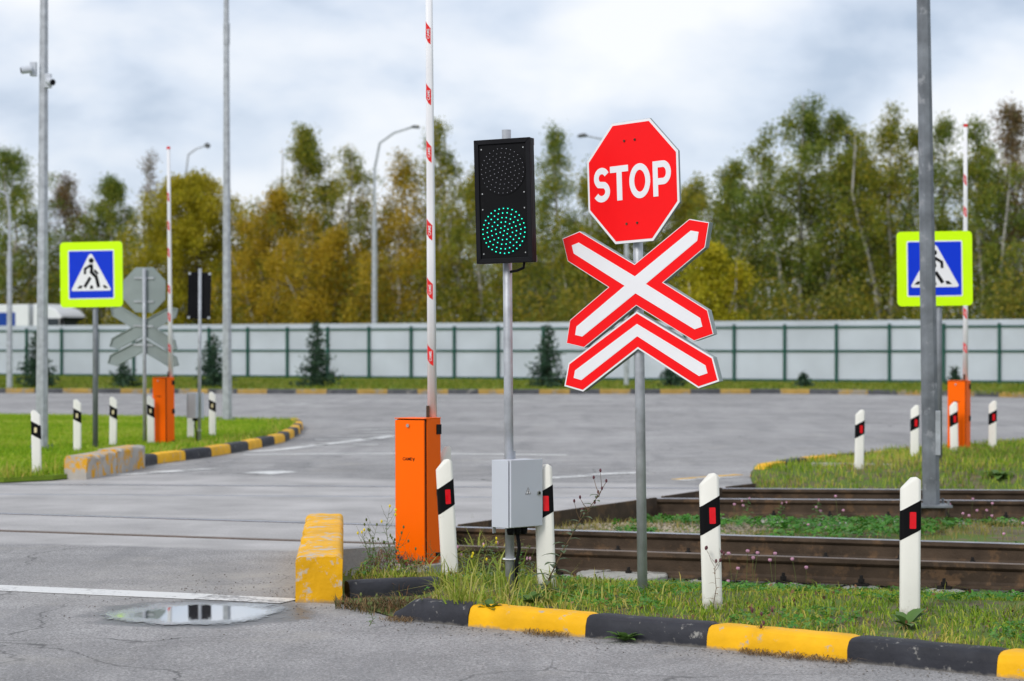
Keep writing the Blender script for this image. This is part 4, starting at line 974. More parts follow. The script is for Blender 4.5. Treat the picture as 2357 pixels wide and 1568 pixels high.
# blue shed glimpsed between the trees
t = empty('shed', (4.2, 152, 0)); tag(t, 'blue metal shed glimpsed between the trees behind the crossing sign', 'shed')
MB().box((0, 0, 3.6), (9, 6, 7.2)).build('wall', M['building_blue'], t, bevel=.05)
MB().add([(-4.7, -3.3, 7.2), (4.7, -3.3, 7.2), (4.7, 0, 8.2), (-4.7, 0, 8.2), (4.7, 3.3, 7.2), (-4.7, 3.3, 7.2)], [(0,1,2,3),(3,2,4,5),(0,3,5),(1,4,2)]).build('roof', M['sign_back'], t)

# ------------------------------------------------------------------ foliage helpers
RNG = np.random.default_rng(11)
def leaf_tris(pts, size, lean=.0, aspect=.55):
    """one rhombic leaf per point, free orientation; lean > 0 makes leaves hang"""
    n = len(pts); d = RNG.normal(size=(n, 3)); d[:, 2] -= lean; d /= np.linalg.norm(d, axis=1)[:, None]
    e = RNG.normal(size=(n, 3)); e -= d*(e*d).sum(1)[:, None]; e /= np.linalg.norm(e, axis=1)[:, None]
    s = (size*RNG.uniform(.6, 1.35, n))[:, None]
    V = np.stack([pts, pts+d*s*.5+e*s*aspect*.5, pts+d*s, pts+d*s*.5-e*s*aspect*.5], 1).reshape(-1, 3)
    b = np.arange(n)[:, None]*4; T = np.concatenate([b+np.array([[0, 1, 2]]), b+np.array([[0, 2, 3]])], 1).reshape(-1, 3)
    return V, T
def tree(label, x, d, ytop, r, kind, trunk='bark', n_limb=46, strands=5, lps=22, leaf=.135, start=.16, shape='birch', name='birch_tree', droop=1.0, seed=0):
    r *= (1.0 if shape == 'dome' or name != 'birch_tree' else 1.38); rng = np.random.default_rng(seed+int(abs(x))); X = (x-CXD)/F*d; h = EYE+(HZ-ytop)*d/F
    t = empty(name, (X, d, .08)); tag(t, label, 'tree', 'trees behind the fence')
    lean = rng.uniform(-.5, .5); cen = lambda z: np.array([lean*(z/h)**1.5+.12*math.sin(z*.9+seed), .12*math.cos(z*.7+seed), z])
    stems = [(0.0, 0.0, 1.0)]
    if shape == 'birch' and n_limb > 30: stems += [(rng.uniform(.35, .8)*r*sg, rng.uniform(-.5, .5)*r, rng.uniform(.74, .96)) for sg in (-1, 1)]+[(rng.uniform(-.5, .5)*r, rng.uniform(.2, .6)*r, rng.uniform(.8, .98))]
    zs = np.linspace(0, .90, 9); cs_ = lambda z, st: cen(z)+np.array([st[0], st[1], 0])*min(1.0, z/h*1.6)
    for st in stems:
        k_ = st[2]; tb = MB(); tb.tube([cs_(q*h*k_, st) for q in zs], [max(.012, (.05+.009*h*k_)*(1-q)**.9*.9) for q in zs], 7); tb.build('trunk', M[trunk], t, smooth=True)
    lb = MB(); P_ = []
    if len(stems) > 1: n_limb = int(n_limb*1.5)
    for i in range(n_limb):
        f = start+(1-start)*((i+rng.random())/n_limb)**.95; st = stems[0] if rng.random() < .40 else stems[rng.integers(0, len(stems))]; hh_ = h*st[2]; z = f*hh_
        if shape == 'birch': rad = r*(.30+.70*math.sin(PI*min(1, (f-start)/(1-start)*.92+.12))**.8)*rng.uniform(.45, 1.25)*(.20+.78*(1-max(0, f-.50)/.50)**.62)
        elif shape == 'dome': q = (f-start)/(1-start); rad = r*math.sqrt(max(.02, 1-(q*.97)**2.2))*rng.uniform(.85, 1.06)
        else: rad = r*rng.uniform(.6, 1.1)*(1-.5*f)
        a = rng.uniform(0, 2*PI); up = rng.uniform(.25, .9)*(1 if shape != 'dome' else .35)
        p0 = cs_(z*.92, st);  dirv = np.array([math.cos(a), math.sin(a), up]); 
        pts = [p0+dirv*rad*q+np.array([0, 0, -.35*rad*q*q*droop]) for q in (0, .35, .7, 1.0)]
        for p in pts: p[2] = min(p[2], hh_+.35*rng.random())
        lb.tube(pts, [.035*(1-f)+.018, .025*(1-f)+.012, .013, .006], 4, cap=False)
        for k in range(strands):
            q = .25+.75*(k+rng.random())/strands; s0 = p0+dirv*rad*q+np.array([0, 0, -.35*rad*q*q*droop])+rng.normal(size=3)*.16
            s0[2] = min(s0[2], hh_-.05+.5*rng.random()*(hh_ < h)); ln = rng.uniform(.5, 1.7)*droop*(.5+.5*min(1, (1-f)*2.2)); m = int(3.4*lps*rng.uniform(.6, 1.3))
            u = rng.random(m)[:, None]; sway = rng.normal(size=2)*.22
            pp = s0+u*np.array([sway[0], sway[1], -ln])+rng.normal(size=(m, 3))*np.array([.20, .20, .16]); P_.append(pp)
    P_ = np.concatenate(P_); P_ = P_[P_[:, 2] > .3]
    lb.build('limbs', M['bark_dark'], t)['kind'] = 'stuff'
    V, T = leaf_tris(P_, leaf, .5); o = tri_mesh('crown', V, T, M[kind], kind=None, parent=t)
    return t
TR = [ # label, x, depth, ytop, radius, material, extra
 ('green birch at the far left edge behind the truck', 18, 130, 292, 3.2, 'birch_g', dict(n_limb=60)),
 ('brownish half-bare tree between the left pole and green birch', 145, 134, 372, 2.6, 'sparse', dict(strands=5, lps=18)),
 ('dark green tree above the left pedestrian sign', 248, 130, 372, 3.0, 'birch_g', dict(n_limb=64, lps=26, droop=.7)),
 ('thin wispy bare tree poking above the golden willow', 332, 142, 308, 1.3, 'sparse', dict(n_limb=26, strands=3, lps=12, start=.4)),
 ('broad round golden willow behind the left barrier', 445, 120, 368, 5.7, 'willow', dict(shape='dome', n_limb=130, strands=7, lps=26, leaf=.16, droop=.8, name='willow_tree', trunk='bark_dark')),
 ('smaller golden birch right of the round willow', 632, 114, 405, 2.4, 'birch_y', dict(n_limb=52)),
 ('tall olive birch right of the slim grey pole', 700, 116, 243, 2.5, 'birch_a', dict(n_limb=58)),
 ('orange-gold low birch left of the fence lamp', 762, 110, 500, 2.6, 'birch_y', dict(lps=26)),
 ('olive birch just left of the curved fence lamp', 806, 118, 300, 2.2, 'birch_a', dict(strands=4)),
 ('yellowing birch just right of the curved fence lamp', 915, 116, 312, 2.3, 'birch_y', dict(strands=4)),
 ('tall pale birch directly behind the near boom', 1022, 116, 228, 2.2, 'birch_a', dict(n_limb=52, strands=4)),
 ('mixed green birch between the boom and the signal', 1110, 112, 345, 2.4, 'birch_a', dict()),
 ('tall green birch right above the two-lamp signal', 1278, 114, 240, 2.3, 'birch_g', dict(n_limb=52, strands=4)),
 ('shorter birch just left of the stop sign', 1352, 110, 360, 2.0, 'birch_a', dict()),
 ('olive tree hidden behind the stop sign', 1478, 112, 405, 2.6, 'birch_g', dict()),
 ('low olive tree just right of the stop sign', 1592, 112, 372, 2.9, 'birch_a', dict(n_limb=60)),
 ('bright yellow young tree beside the railway cross', 1642, 100, 545, 1.6, 'yellow', dict(n_limb=44, strands=4, leaf=.15, droop=.5, name='young_maple_tree')),
 ('slender green birch left of the tallest tree on the right', 1700, 108, 325, 2.2, 'birch_g', dict()),
 ('tallest green birch right of the stop sign', 1840, 106, 168, 3.1, 'birch_g', dict(n_limb=80, lps=25)),
 ('green birch close right of the tallest tree', 1942, 108, 220, 2.2, 'birch_g', dict(n_limb=52)),
 ('yellow-green birch left of the tall right pole', 2052, 104, 196, 2.3, 'birch_a', dict(n_limb=54)),
 ('loose birch just right of the tall right pole', 2178, 106, 225, 2.0, 'birch_g', dict(strands=4)),
 ('green birch behind the raised right boom', 2262, 102, 235, 2.2, 'birch_g', dict(n_limb=52)),
 ('brownish tall birch at the right edge', 2350, 104, 185, 2.1, 'sparse', dict(n_limb=50, strands=5, lps=18)),
]
for i, (lab, x, d, yt, r, k, kw) in enumerate(TR): tree(lab, x, d, yt, r, k, seed=i*13+1, **kw)

def blob_mass(name, label, n_cl, xr, yr, zf, per, leaf, mat):
    pts = []
    for _ in range(n_cl):
        X = RNG.uniform(*xr); Y = RNG.uniform(*yr) if not callable(yr) else yr(X); h = zf(X); c = np.array([X, Y, RNG.uniform(.2, h)])
        pts.append(c+RNG.normal(size=(per, 3))*np.array([.7, .5, .55]))
    p = np.concatenate(pts); p = p[p[:, 2] > .12]; V, T = leaf_tris(p, leaf, .3)
    return tri_mesh(name, V, T, M[mat], label, 'trees')
fy = lambda X: 92.5-.53*X+RNG.uniform(5, 9)
blob_mass('undergrowth', 'olive scrub and saplings massed just behind the fence', 1600, (-46, 36), lambda X: fy(X)+6 if X > -16 else RNG.uniform(127, 131), lambda X: 3.2+1.3*math.sin(X*.6)+1.2*math.sin(X*1.7+1), 52, .20, 'under')
wh = lambda X: (9.2+1.4*math.sin(X*.35+2)+1.5*math.sin(X*1.1)+(3.2 if X > 14 else 0)-(1.0 if 9 < X < 12.5 else 0))*RNG.random()**.25
blob_mass('woodland', 'deep woodland filling in behind the row of birches', 3800, (-62, 50), lambda X: RNG.uniform(133, 148), wh, 58, .23, 'birch_a')
blob_mass('woodland', 'golden trees in the deep wood behind the curved fence lamp', 420, (-15, -3), lambda X: RNG.uniform(121, 127), lambda X: 7.4+1.2*math.sin(X*.9), 50, .19, 'birch_y')

def spruce(label, x, ybase, ytop, r, d=None, seed=0):
    b0 = P(x, ybase, .10); d = b0.y; h = (ybase-ytop)*d/F; t = empty('spruce_tree', b0); tag(t, label, 'spruce', 'young spruces along the fence')
    rng = np.random.default_rng(seed); MB().tube([(0, 0, 0), (0, 0, h)], [.05, .01], 6).build('trunk', M['bark_dark'], t)
    pts = []; dirs = []
    z = .12
    while z < h*.98:
        f = z/h; rad = r*(1-f)**.85*rng.uniform(.85, 1.1)+.05; nb = max(4, int(11*(1-f)+3))
        for k in range(nb):
            a = rng.uniform(0, 2*PI); rr = rad*rng.uniform(.7, 1.15); m = max(6, int(26*rr/r+5)); u = rng.random(m)
            q = np.stack([u*rr*math.cos(a), u*rr*math.sin(a), z-.12*rr*u+.10*rr*u*u*2+0*u], 1)+rng.normal(size=(m, 3))*np.array([.05, .05, .025]); pts.append(q)
        z += .14+.05*(1-f)
    p = np.concatenate(pts); V, T = leaf_tris(p, .16, .25, .35); tri_mesh('crown', V, T, M['spruce'], kind=None, parent=t)
spruce('small spruce half hidden behind the left camera pole', 84, 893, 762, .75, seed=1)
spruce('low wide spruce behind the back of the left crossing sign', 286, 893, 832, .78, seed=2)
spruce('spruce just left of the slim grey pole', 491, 893, 766, .75, seed=3)
spruce('tallest spruce by the fence, left of the near boom', 730, 892, 735, .78, seed=4)
spruce('spruce by the fence just right of the near signal post', 1262, 893, 744, .85, seed=5)
spruce('spruce peeping out below the railway chevron', 1545, 892, 832, .70, seed=6)
spruce('tiny spruce seedling in front of the fence, right half', 1851, 893, 858, .24, seed=7)
spruce('tiny spruce partly behind the right orange cabinet', 2198, 890, 848, .30, seed=8)

# ------------------------------------------------------------------ grass
def blades(pts, hmin, hmax, w, bend=.5, lay=0.0):
    n = len(pts); a = RNG.uniform(0, 2*PI, n); h = RNG.uniform(hmin, hmax, n); d = np.stack([np.cos(a), np.sin(a), np.zeros(n)], 1)
    b = RNG.uniform(0, 2*PI, n); e = np.stack([-np.sin(b), np.cos(b), np.zeros(n)], 1); bd = (np.abs(RNG.normal(size=n))*bend*.6+lay)[:, None]; H = h[:, None]; Z = np.array([[0, 0, 1.0]]); wv = (w*RNG.uniform(.7, 1.3, n))[:, None]
    base = pts; mid = pts+Z*H*.55+d*H*bd*.28; tip = pts+Z*H*np.clip(1-.35*bd, .25, 1)+d*H*bd*.95
    V = np.stack([base-e*wv*.5, base+e*wv*.5, mid-e*wv*.42, mid+e*wv*.42, tip], 1).reshape(-1, 3)
    o = np.arange(n)[:, None]*5; T = np.concatenate([o+np.array([[0, 1, 3]]), o+np.array([[0, 3, 2]]), o+np.array([[2, 3, 4]])], 1).reshape(-1, 3)
    return V, T
def scatter(n, xr, yr, keep, zf):
    x = RNG.uniform(*xr, n); y = RNG.uniform(*yr, n); out = []
    for a, b in zip(x, y):
        if keep(a, b): out.append((a, b, zf(a, b)))
    return np.array(out) if out else np.zeros((0, 3))
def in_near(x, y):
    if x < -1.0 or y < lerp_line(Lk, x)+.15 or y > N2(x)-.34+.35*noise.noise(Vector((x*2.1, 3, 7))): return False
    if x < -.40 and y < 12.9+.2*(x+.9): return RNG.random() < .05
    return True
def patch(x, y, s=1.3, o=0): return noise.noise(Vector((x*s, y*s, o)))
near = scatter(140000, (-1.0, 6.2), (7.4, 16.6), lambda x, y: in_near(x, y) and RNG.random() < .60+.9*patch(x, y)+.5*patch(x, y, 4, 3) and abs(x) < .245*y+1.4, zt)
V, T = blades(near, .020, .070, .0060, 1.1, .25); tri_mesh('grass', V, T, M['grass'], 'short trodden grass between the foreground kerb and the near rail', 'grass')
dry = scatter(16000, (-1.0, 5.2), (8.2, 16.4), lambda x, y: in_near(x, y) and patch(x, y, 1.9, 5) > .02, zt)
V, T = blades(dry, .02, .06, .004, 1.1, .3); tri_mesh('dry_grass', V, T, M['grass_dry'], 'dry straw-coloured blades mixed into the foreground grass', 'grass')
# tall grass tufts around the posts and behind the kerb
def tufts(name, label, cl, mat, w=.006):
    P_ = []; H0 = []; Vs = []; Ts = []; off = 0
    for (x, y, n, r, h0, h1) in cl:
        n = int(n*.55); q = RNG.normal(size=(n, 2))*r*1.25; p = np.array([(x+a, y+b, zt(x+a, y+b)-.005) for a, b in q]); V, T = blades(p, h0*.7, h1, w, 1.3, .25); Vs.append(V); Ts.append(T+off); off += len(V)
    return tri_mesh(name, np.concatenate(Vs), np.concatenate(Ts), M[mat], label, 'grass')
def G(x, y, z=.09): q = PT(x, y); return q.x, q.y
cl = []
for x, y, n, r, h0, h1 in ((1085, 1330, 150, .10, .16, .34), (1130, 1345, 120, .09, .12, .30), (1040, 1360, 90, .07, .08, .22), (1180, 1375, 110, .08, .10, .26), (1065, 1395, 80, .05, .14, .30), (1015, 1400, 60, .05, .08, .20),
                           (1110, 1300, 110, .08, .20, .38), (1230, 1395, 70, .08, .08, .20), (1290, 1370, 110, .09, .10, .26), (1320, 1385, 80, .10, .07, .16), (1480, 1382, 60, .05, .06, .18), (1465, 1398, 50, .06, .05, .12),
                           (925, 1345, 70, .07, .08, .20), (880, 1350, 60, .07, .07, .2), (960, 1352, 70, .07, .08, .22), (1000, 1345, 60, .05, .1, .26), (1640, 1408, 40, .06, .05, .12), (1150, 1310, 80, .08, .14, .30), (1210, 1330, 90, .10, .10, .24), (1350, 1350, 60, .12, .06, .14),
                           (840, 1330, 50, .06, .06, .17), (1080, 1400, 60, .05, .1, .24)):
    gx, gy = G(x, y, .06); cl.append((gx, gy, n, r, h0, h1))
tufts('tall_grass', 'long green grass tufts round the signal post and leaning white posts', cl, 'tall_grass', .009)
cl = []
for _ in range(60):
    X = RNG.uniform(-.4, 4.4); Y = N2(X)-RNG.uniform(.35, .9); cl.append((X, Y, int(RNG.uniform(6, 18)), .06, .04, .14))
tufts('tall_grass', 'ragged grass along the foot of the near rail', cl, 'grass', .0055)
# clover
def clover(name, label, pts, size):
    Vs = []; Ts = []; off = 0
    for p in pts:
        s = size*RNG.uniform(.6, 1.3); hgt = RNG.uniform(.015, .05); tilt = RNG.normal(size=2)*.35; a0 = RNG.uniform(0, 2*PI)
        for k in range(3):
            a = a0+k*2.094; d = np.array([math.cos(a), math.sin(a), tilt[0]*math.cos(a)+tilt[1]*math.sin(a)]); e = np.array([-math.sin(a), math.cos(a), -tilt[0]*math.sin(a)+tilt[1]*math.cos(a)]); c = p+np.array([0, 0, hgt])
            Vs += [c, c+d*s*.6+e*s*.42, c+d*s, c+d*s*.6-e*s*.42]; Ts += [(off, off+1, off+2), (off, off+2, off+3)]; off += 4
    return tri_mesh(name, np.array(Vs), np.array(Ts), M['clover'], label, 'clover')
cp = scatter(16000, (-.6, 4.6), (8.6, 16.2), lambda x, y: in_near(x, y) and patch(x, y, 1.1, 9) > .10 and abs(x) < .245*y+.4, zt)
clover('clover', 'low clover leaves spreading through the foreground grass', cp, .022)
cp = scatter(14000, (.5, 6.0), (15, 21.5), lambda x, y: N1(x)+.25 < y < F2(x)-.5 and patch(x, y, .8, 2) > -.02 and x > .9, lambda x, y: zt(x, y)+RNG.uniform(0, .05))
clover('clover', 'lush clover growing between the two tracks', cp, .034)
# clover flowers: each a small round pink head on a stem
fl_me = None
def flower(X, Y, hgt, lab):
    global fl_me
    z0 = zt(X, Y); t = empty('clover_flower', (X, Y, z0)); tag(t, lab, 'flower', 'pink clover flowers near the tracks')
    lx, ly = RNG.normal(size=2)*.03
    MB().tube([(0, 0, 0), (lx*.5, ly*.5, hgt*.6), (lx, ly, hgt)], .0022, 4).build('stem', M['stem'], t)
    mb = MB(); n = 7
    for j, (rr, zz_) in enumerate(((.006, -.010), (.013, -.003), (.014, .005), (.009, .012))): mb.v += [(lx+rr*math.cos(2*PI*i/n+j), ly+rr*math.sin(2*PI*i/n+j), hgt+zz_) for i in range(n)]
    for j in range(3): mb.f += [(j*n+i, j*n+(i+1) % n, (j+1)*n+(i+1) % n, (j+1)*n+i) for i in range(n)]
    mb.f.append(tuple(3*n+i for i in range(n))); mb.build('flower_head', M['pink'], t)
for px, py in ((617, 285), (665, 290), (1243, 235), (1105, 300), (1145, 325), (1273, 318), (1078, 405), (1190, 425), (1895, 283), (1908, 312), (1955, 338), (2010, 348), (2040, 250), (2075, 318), (2108, 318), (2160, 350), (2168, 278), (2230, 460), (2330, 395), (1605, 315)):
    xd, yd = (2000+px*.529)/1.3776, (1450+py*.529)/1.3776
    q = P(xd, yd+11, -.12); Yc = min(q.y, F2(q.x)-.35); q.x *= Yc/q.y
    flower(q.x, Yc, max(.06, EYE-(yd-HZ)*Yc/F-zt(q.x, Yc)), 'small pink clover flower between the two tracks')
for px, py in ((610, 578), (693, 560), (733, 572), (727, 605), (868, 577), (853, 620), (1000, 612), (1050, 660), (622, 672), (577, 845)):
    xd, yd = (2000+px*.529)/1.3776, (1450+py*.529)/1.3776
    q = PD(xd, yd, 0); Xg = (xd-CXD)/F*15.2; Yg = N2(Xg)-.30; Xg = (xd-CXD)/F*Yg
    flower(Xg, Yg, max(.05, EYE-(yd-HZ)*Yg/F-zt(Xg, Yg)), 'small pink clover flower in front of the near rail')
# between and beyond the tracks
mid = scatter(26000, (-.4, 6.6), (15.0, 21.8), lambda x, y: N1(x)+.15 < y < F2(x)-.15 and y < lerp_line(Uk, x)-.08 and RNG.random() < .35+.8*patch(x, y, .9, 4), zt)
V, T = blades(mid, .03, .11, .006, .8, .1); tri_mesh('grass', V, T, M['grass_dry'], 'yellowed grass and weeds between the two tracks', 'grass')
rv = scatter(60000, (2.3, 11.0), (22, 34.5), lambda x, y: F1(x)+.3 < y < lerp_line(Uk, x)-.12 and x < .25*y+.6 and RNG.random() < .7+.6*patch(x, y, .8, 6), zt)
V, T = blades(rv, .04, .12, .010, .8, .1); tri_mesh('grass', V, T, M['grass'], 'rough grass on the right verge beyond the far track', 'grass')
rv = scatter(22000, (2.3, 11.0), (22, 34.5), lambda x, y: F1(x)+.3 < y < lerp_line(Uk, x)-.12 and x < .25*y+.6 and patch(x, y, .7, 16) > 0, zt)
V, T = blades(rv, .04, .11, .010, .9, .2); tri_mesh('dry_grass', V, T, M['grass_dry'], 'dry reddish patches in the right verge grass', 'grass')
def point_in(poly, x, y):
    c = False; j = len(poly)-1
    for i in range(len(poly)):
        xi, yi = poly[i]; xj, yj = poly[j]
        if (yi > y) != (yj > y) and x < (xj-xi)*(y-yi)/(yj-yi)+xi: c = not c
        j = i
    return c
lw = scatter(190000, (-14.5, -3.5), (23.6, 46), lambda x, y: abs(x) < .25*y+3.0 and point_in(isl, x, y), lambda x, y: IZ)
V, T = blades(lw, .03, .09, .012, .7, .1); tri_mesh('lawn_grass', V, T, M['grass_lawn'], 'bright mown lawn covering the left traffic island', 'grass')
le = scatter(9000, (-8, -3.5), (23.6, 41), lambda x, y: point_in(isl, x, y) and (not point_in([(-22, 25.0), (-5.5, 24.9)]+[(p[0]-.6, p[1]) for p in LK[0:7]]+[(-8.5, 43.5), (-22, 46)], x, y)), lambda x, y: IZ)
V, T = blades(le, .06, .22, .012, .8, .1); tri_mesh('lawn_edge_grass', V, T, M['grass'], 'longer unmown grass along the left island edge', 'grass')
fe = scatter(2600, (-9, -5.3), (23.7, 24.5), lambda x, y: point_in(isl, x, y), lambda x, y: IZ-.03)
V, T = blades(fe, .06, .20, .010, 1.2, .3); tri_mesh('lawn_edge_grass', V, T, M['grass'], 'shaggy grass at the near edge of the left island', 'grass')
fs = scatter(70000, (-30, 26), (55, 106), lambda x, y: abs(x) < .26*y and y < 92.5-.53*x+.2 and y > 71.9-(0 if x < 9 else (x-9)*1.25), lambda x, y: .10)
V, T = blades(fs, .05, .16, .045, .7); tri_mesh('lawn_grass', V, T, M['grass_strip'], 'green grass strip between the far kerb and the fence', 'grass')

# ballast stones
def stones(name, label, pts, s0, s1, mat, flat_=.7):
    base = np.array([(1, 0, 0), (-1, 0, 0), (0, 1, 0), (0, -1, 0), (0, 0, 1), (0, 0, -1)], float); tr_ = np.array([(0, 2, 4), (2, 1, 4), (1, 3, 4), (3, 0, 4), (2, 0, 5), (1, 2, 5), (3, 1, 5), (0, 3, 5)])
    n = len(pts); s = RNG.uniform(s0, s1, n)[:, None, None]; v = base[None]*RNG.uniform(.6, 1.25, (n, 6, 1))+RNG.normal(size=(n, 6, 3))*.16
    a = RNG.uniform(0, 2*PI, n); c, q = np.cos(a)[:, None], np.sin(a)[:, None]; x = v[..., 0]*c-v[..., 1]*q; y = v[..., 0]*q+v[..., 1]*c
    v = np.stack([x, y, v[..., 2]*flat_], 2)*s+np.asarray(pts)[:, None, :]
    T = (np.arange(n)[:, None, None]*6+tr_[None]).reshape(-1, 3)
    return tri_mesh(name, v.reshape(-1, 3), T, M[mat], label, 'stones')
bl = scatter(9000, (-.5, 6.5), (13, 19.5), lambda x, y: N2(x)-.35 < y < N1(x)+1.1 and y < lerp_line(Uk, x)-.05 and x > -.7, zt)
stones('ballast', 'grey ballast stones around the nearer track', bl, .012, .034, 'ballast')
bl = scatter(5000, (1.3, 8), (20, 24.2), lambda x, y: F2(x)-1.0 < y < F1(x)+.5 and y < lerp_line(Uk, x)-.05, zt)
stones('ballast', 'grey ballast stones around the farther track', bl, .014, .038, 'ballast')
gr = []
for _ in range(520):
    i = RNG.integers(0, 8); a, b = ks[i], ks[i+1]; u = RNG.random(); gr.append((a[0]+(b[0]-a[0])*u-RNG.exponential(.10), a[1]+(b[1]-a[1])*u-.03-RNG.exponential(.10), .003))
for _ in range(420): gr.append((-1.55+RNG.normal()*.55, 12.9+RNG.normal()*.8, .003))
gr = [g_ for g_ in gr if not (-1.32 < g_[0] < -.98 and 12.5 < g_[1]) and not (abs(g_[0]+1.77) < .5 and abs(g_[1]-12.06) < .5)]
stones('grit', 'loose grit scattered on the asphalt along the kerb', gr, .002, .007, 'ballast')

gv = scatter(9000, (-.3, 4.4), (16.5, 21.6), lambda x, y: N1(x)+.2 < y < F2(x)-.2 and y < lerp_line(Uk, x)-.06 and x < 1.2+.5*(y-17), zt)
stones('gravel', 'pale dry gravel between the tracks beside the crossing deck', gv, .010, .030, 'gravel')
ll = scatter(2600, (-1.0, 5), (8.5, 16.2), lambda x, y: in_near(x, y) and patch(x, y, 1.5, 21) > -.1, lambda x, y: zt(x, y)+RNG.uniform(.005, .05))
V, T = leaf_tris(ll, .028, .0, .6); tri_mesh('leaf_litter', V, T, M['dead'], 'brown leaf fragments scattered in the foreground grass', 'litter')
# dead weeds and straw at the kerb foot
P_ = []
for i in range(0, 7):
    a, b = ks[i], ks[i+1]
    for _ in range(420):
        u = RNG.random()
        if noise.noise(Vector(((i+u)*2.3, 1.5, 0))) > .02: P_.append((a[0]+(b[0]-a[0])*u-.01-abs(RNG.normal())*.03, a[1]+(b[1]-a[1])*u-.015-abs(RNG.normal())*.04, .004))
V, T = blades(np.array(P_), .015, .05, .004, 2.2, .9); tri_mesh('straw_litter', V, T, M['straw'], 'brown straw litter lying along the kerb foot', 'litter')
P_ = np.array([(RNG.uniform(-1.02, -.45), 12.22+RNG.normal()*.12, .005) for _ in range(700)]+[(RNG.uniform(-.95, -.35), 13.0+RNG.normal()*.10, .04) for _ in range(300)]+[(RNG.uniform(-1.0, -.6), RNG.uniform(12.9, 15.2), .02) for _ in range(500)])
P_ = np.array([p for p in P_ if lerp_line(Lk, p[0])-.25 < p[1]]); 
V, T = blades(P_, .03, .12, .006, 1.6, .3); tri_mesh('dead_weeds', V, T, M['dead'], 'reddish brown dead weeds between the tall yellow block and the kerb', 'weeds')

# ------------------------------------------------------------------ single weeds
def leaf_blade(mb, p, d, up, L_, w, n=4, curl=.3):
    """one real leaf: mid rib curving, width tapering to both ends"""
    p = Vector(p); d = Vector(d).normalized(); side = d.cross(Vector(up)).normalized(); upv = side.cross(d).normalized(); V = []
    prof = (.35, .85, 1.0, .72, .0)
    for i in range(n+1):
        s = i/n; c = p+d*(L_*s)-Vector((0, 0, 1))*(curl*L_*s*s)+upv*.0; ww = w*prof[i]/2
        V += [c-side*ww+upv*ww*.25, c, c+side*ww+upv*ww*.25]
    Fs = []
    for i in range(n):
        b = i*3; Fs += [(b, b+1, b+4, b+3), (b+1, b+2, b+5, b+4)]
    mb.add(V, Fs)
def rosette(label, X, Y, z, n, L0, L1, w, mat='weed', up=.5, name='broadleaf_weed'):
    t = empty(name, (X, Y, z)); tag(t, label, 'weed')
    for i in range(n):
        a = 2*PI*i/n*2.4+RNG.uniform(-.3, .3); e = up*RNG.uniform(.4, 1.6); mb = MB(); leaf_blade(mb, (0, 0, .005), (math.cos(a), math.sin(a), e), (0, 0, 1), RNG.uniform(L0, L1), w*RNG.uniform(.7, 1.2), curl=.35)
        o = mb.build('leaf', M[mat], t); o.data.shade_smooth()
q = P(1438, 1478, 0); rosette('broad-leaved weed growing on the road side of the black kerb stone', q.x, q.y, .0, 22, .07, .15, .042, up=.8)
q = P(2088, 1442, .09); rosette('broad-leaved weed at the foot of the nearest right white post', q.x, q.y, zt(q.x, q.y), 16, .10, .20, .06, up=.9)
q = P(1560, 1345, .05); rosette('clump of big green leaves beside the manhole ring', q.x, q.y, zt(q.x, q.y), 14, .08, .15, .05, up=.8)
q = P(2290, 1192, -.12); rosette('large-leaved weed near the right edge between the tracks', q.x, q.y, zt(q.x, q.y), 22, .12, .26, .09, up=.7)
q = P(2190, 1205, -.12); rosette('bushy leafy weed at the foot of the tall pole', q.x, q.y, zt(q.x, q.y), 24, .10, .24, .07, up=1.0)
q = P(2010, 1196, -.12); rosette('leafy green weed between the tracks right of centre', q.x, q.y, zt(q.x, q.y), 18, .08, .18, .06, up=.8)
q = P(1205, 1392, .09); rosette('dark leafy weed at the foot of the near signal post', q.x+.04, q.y, zt(q.x, q.y), 22, .08, .17, .045, 'weed', up=1.0)
q = P(1130, 1405, .09); rosette('leafy green weed behind the first yellow kerb stone', q.x, q.y, zt(q.x, q.y), 20, .06, .14, .04, up=.9)
q = P(2300, 1098, .04); rosette('pale leafy plant in the right verge near the edge', q.x, q.y, zt(q.x, q.y), 20, .12, .26, .09, up=.6)
def tall_weed(label, base, pts, nl, L0, w, tips, tipmat, mat='weed', stem='stem', r=.004, branches=0, name='tall_weed'):
    t = empty(name, base); tag(t, label, 'weed'); pts = [Vector(p) for p in pts]
    st = MB(); st.tube(pts, [r*(1-.7*i/(len(pts)-1)) for i in range(len(pts))], 5)
    ends = [pts[-1]]
    def at(s):
        s *= len(pts)-1; i = min(int(s), len(pts)-2); return pts[i].lerp(pts[i+1], s-i)
    for b in range(branches):
        s = .55+.42*b/max(1, branches); p = at(s); a = RNG.uniform(0, 2*PI); e = p+Vector((math.cos(a)*.06, math.sin(a)*.05, RNG.uniform(.05, .11))); st.tube([p, p.lerp(e, .5)+Vector((0, 0, -.01)), e], [r*.5, r*.4, r*.25], 4); ends.append(e)
    st.build('stem', M[stem], t)
    for i in range(nl):
        s = .04+.82*(i+.5)/nl; p = at(s); a = i*2.4+RNG.uniform(-.4, .4); mb = MB(); leaf_blade(mb, p, (math.cos(a), math.sin(a)*.8, .45), (0, 0, 1), L0*(1.15-.75*s)*RNG.uniform(.8, 1.2), w*(1.1-.6*s), curl=.45); o = mb.build('leaf', M[mat], t); o.data.shade_smooth()
    for e in ends[:tips]:
        MB().tube([e-Vector((0, 0, .004)), e+Vector((0, 0, .006)), e+Vector((0, 0, .016))], [.004, .008, .004], 6).build('flower_bud', M[tipmat], t)
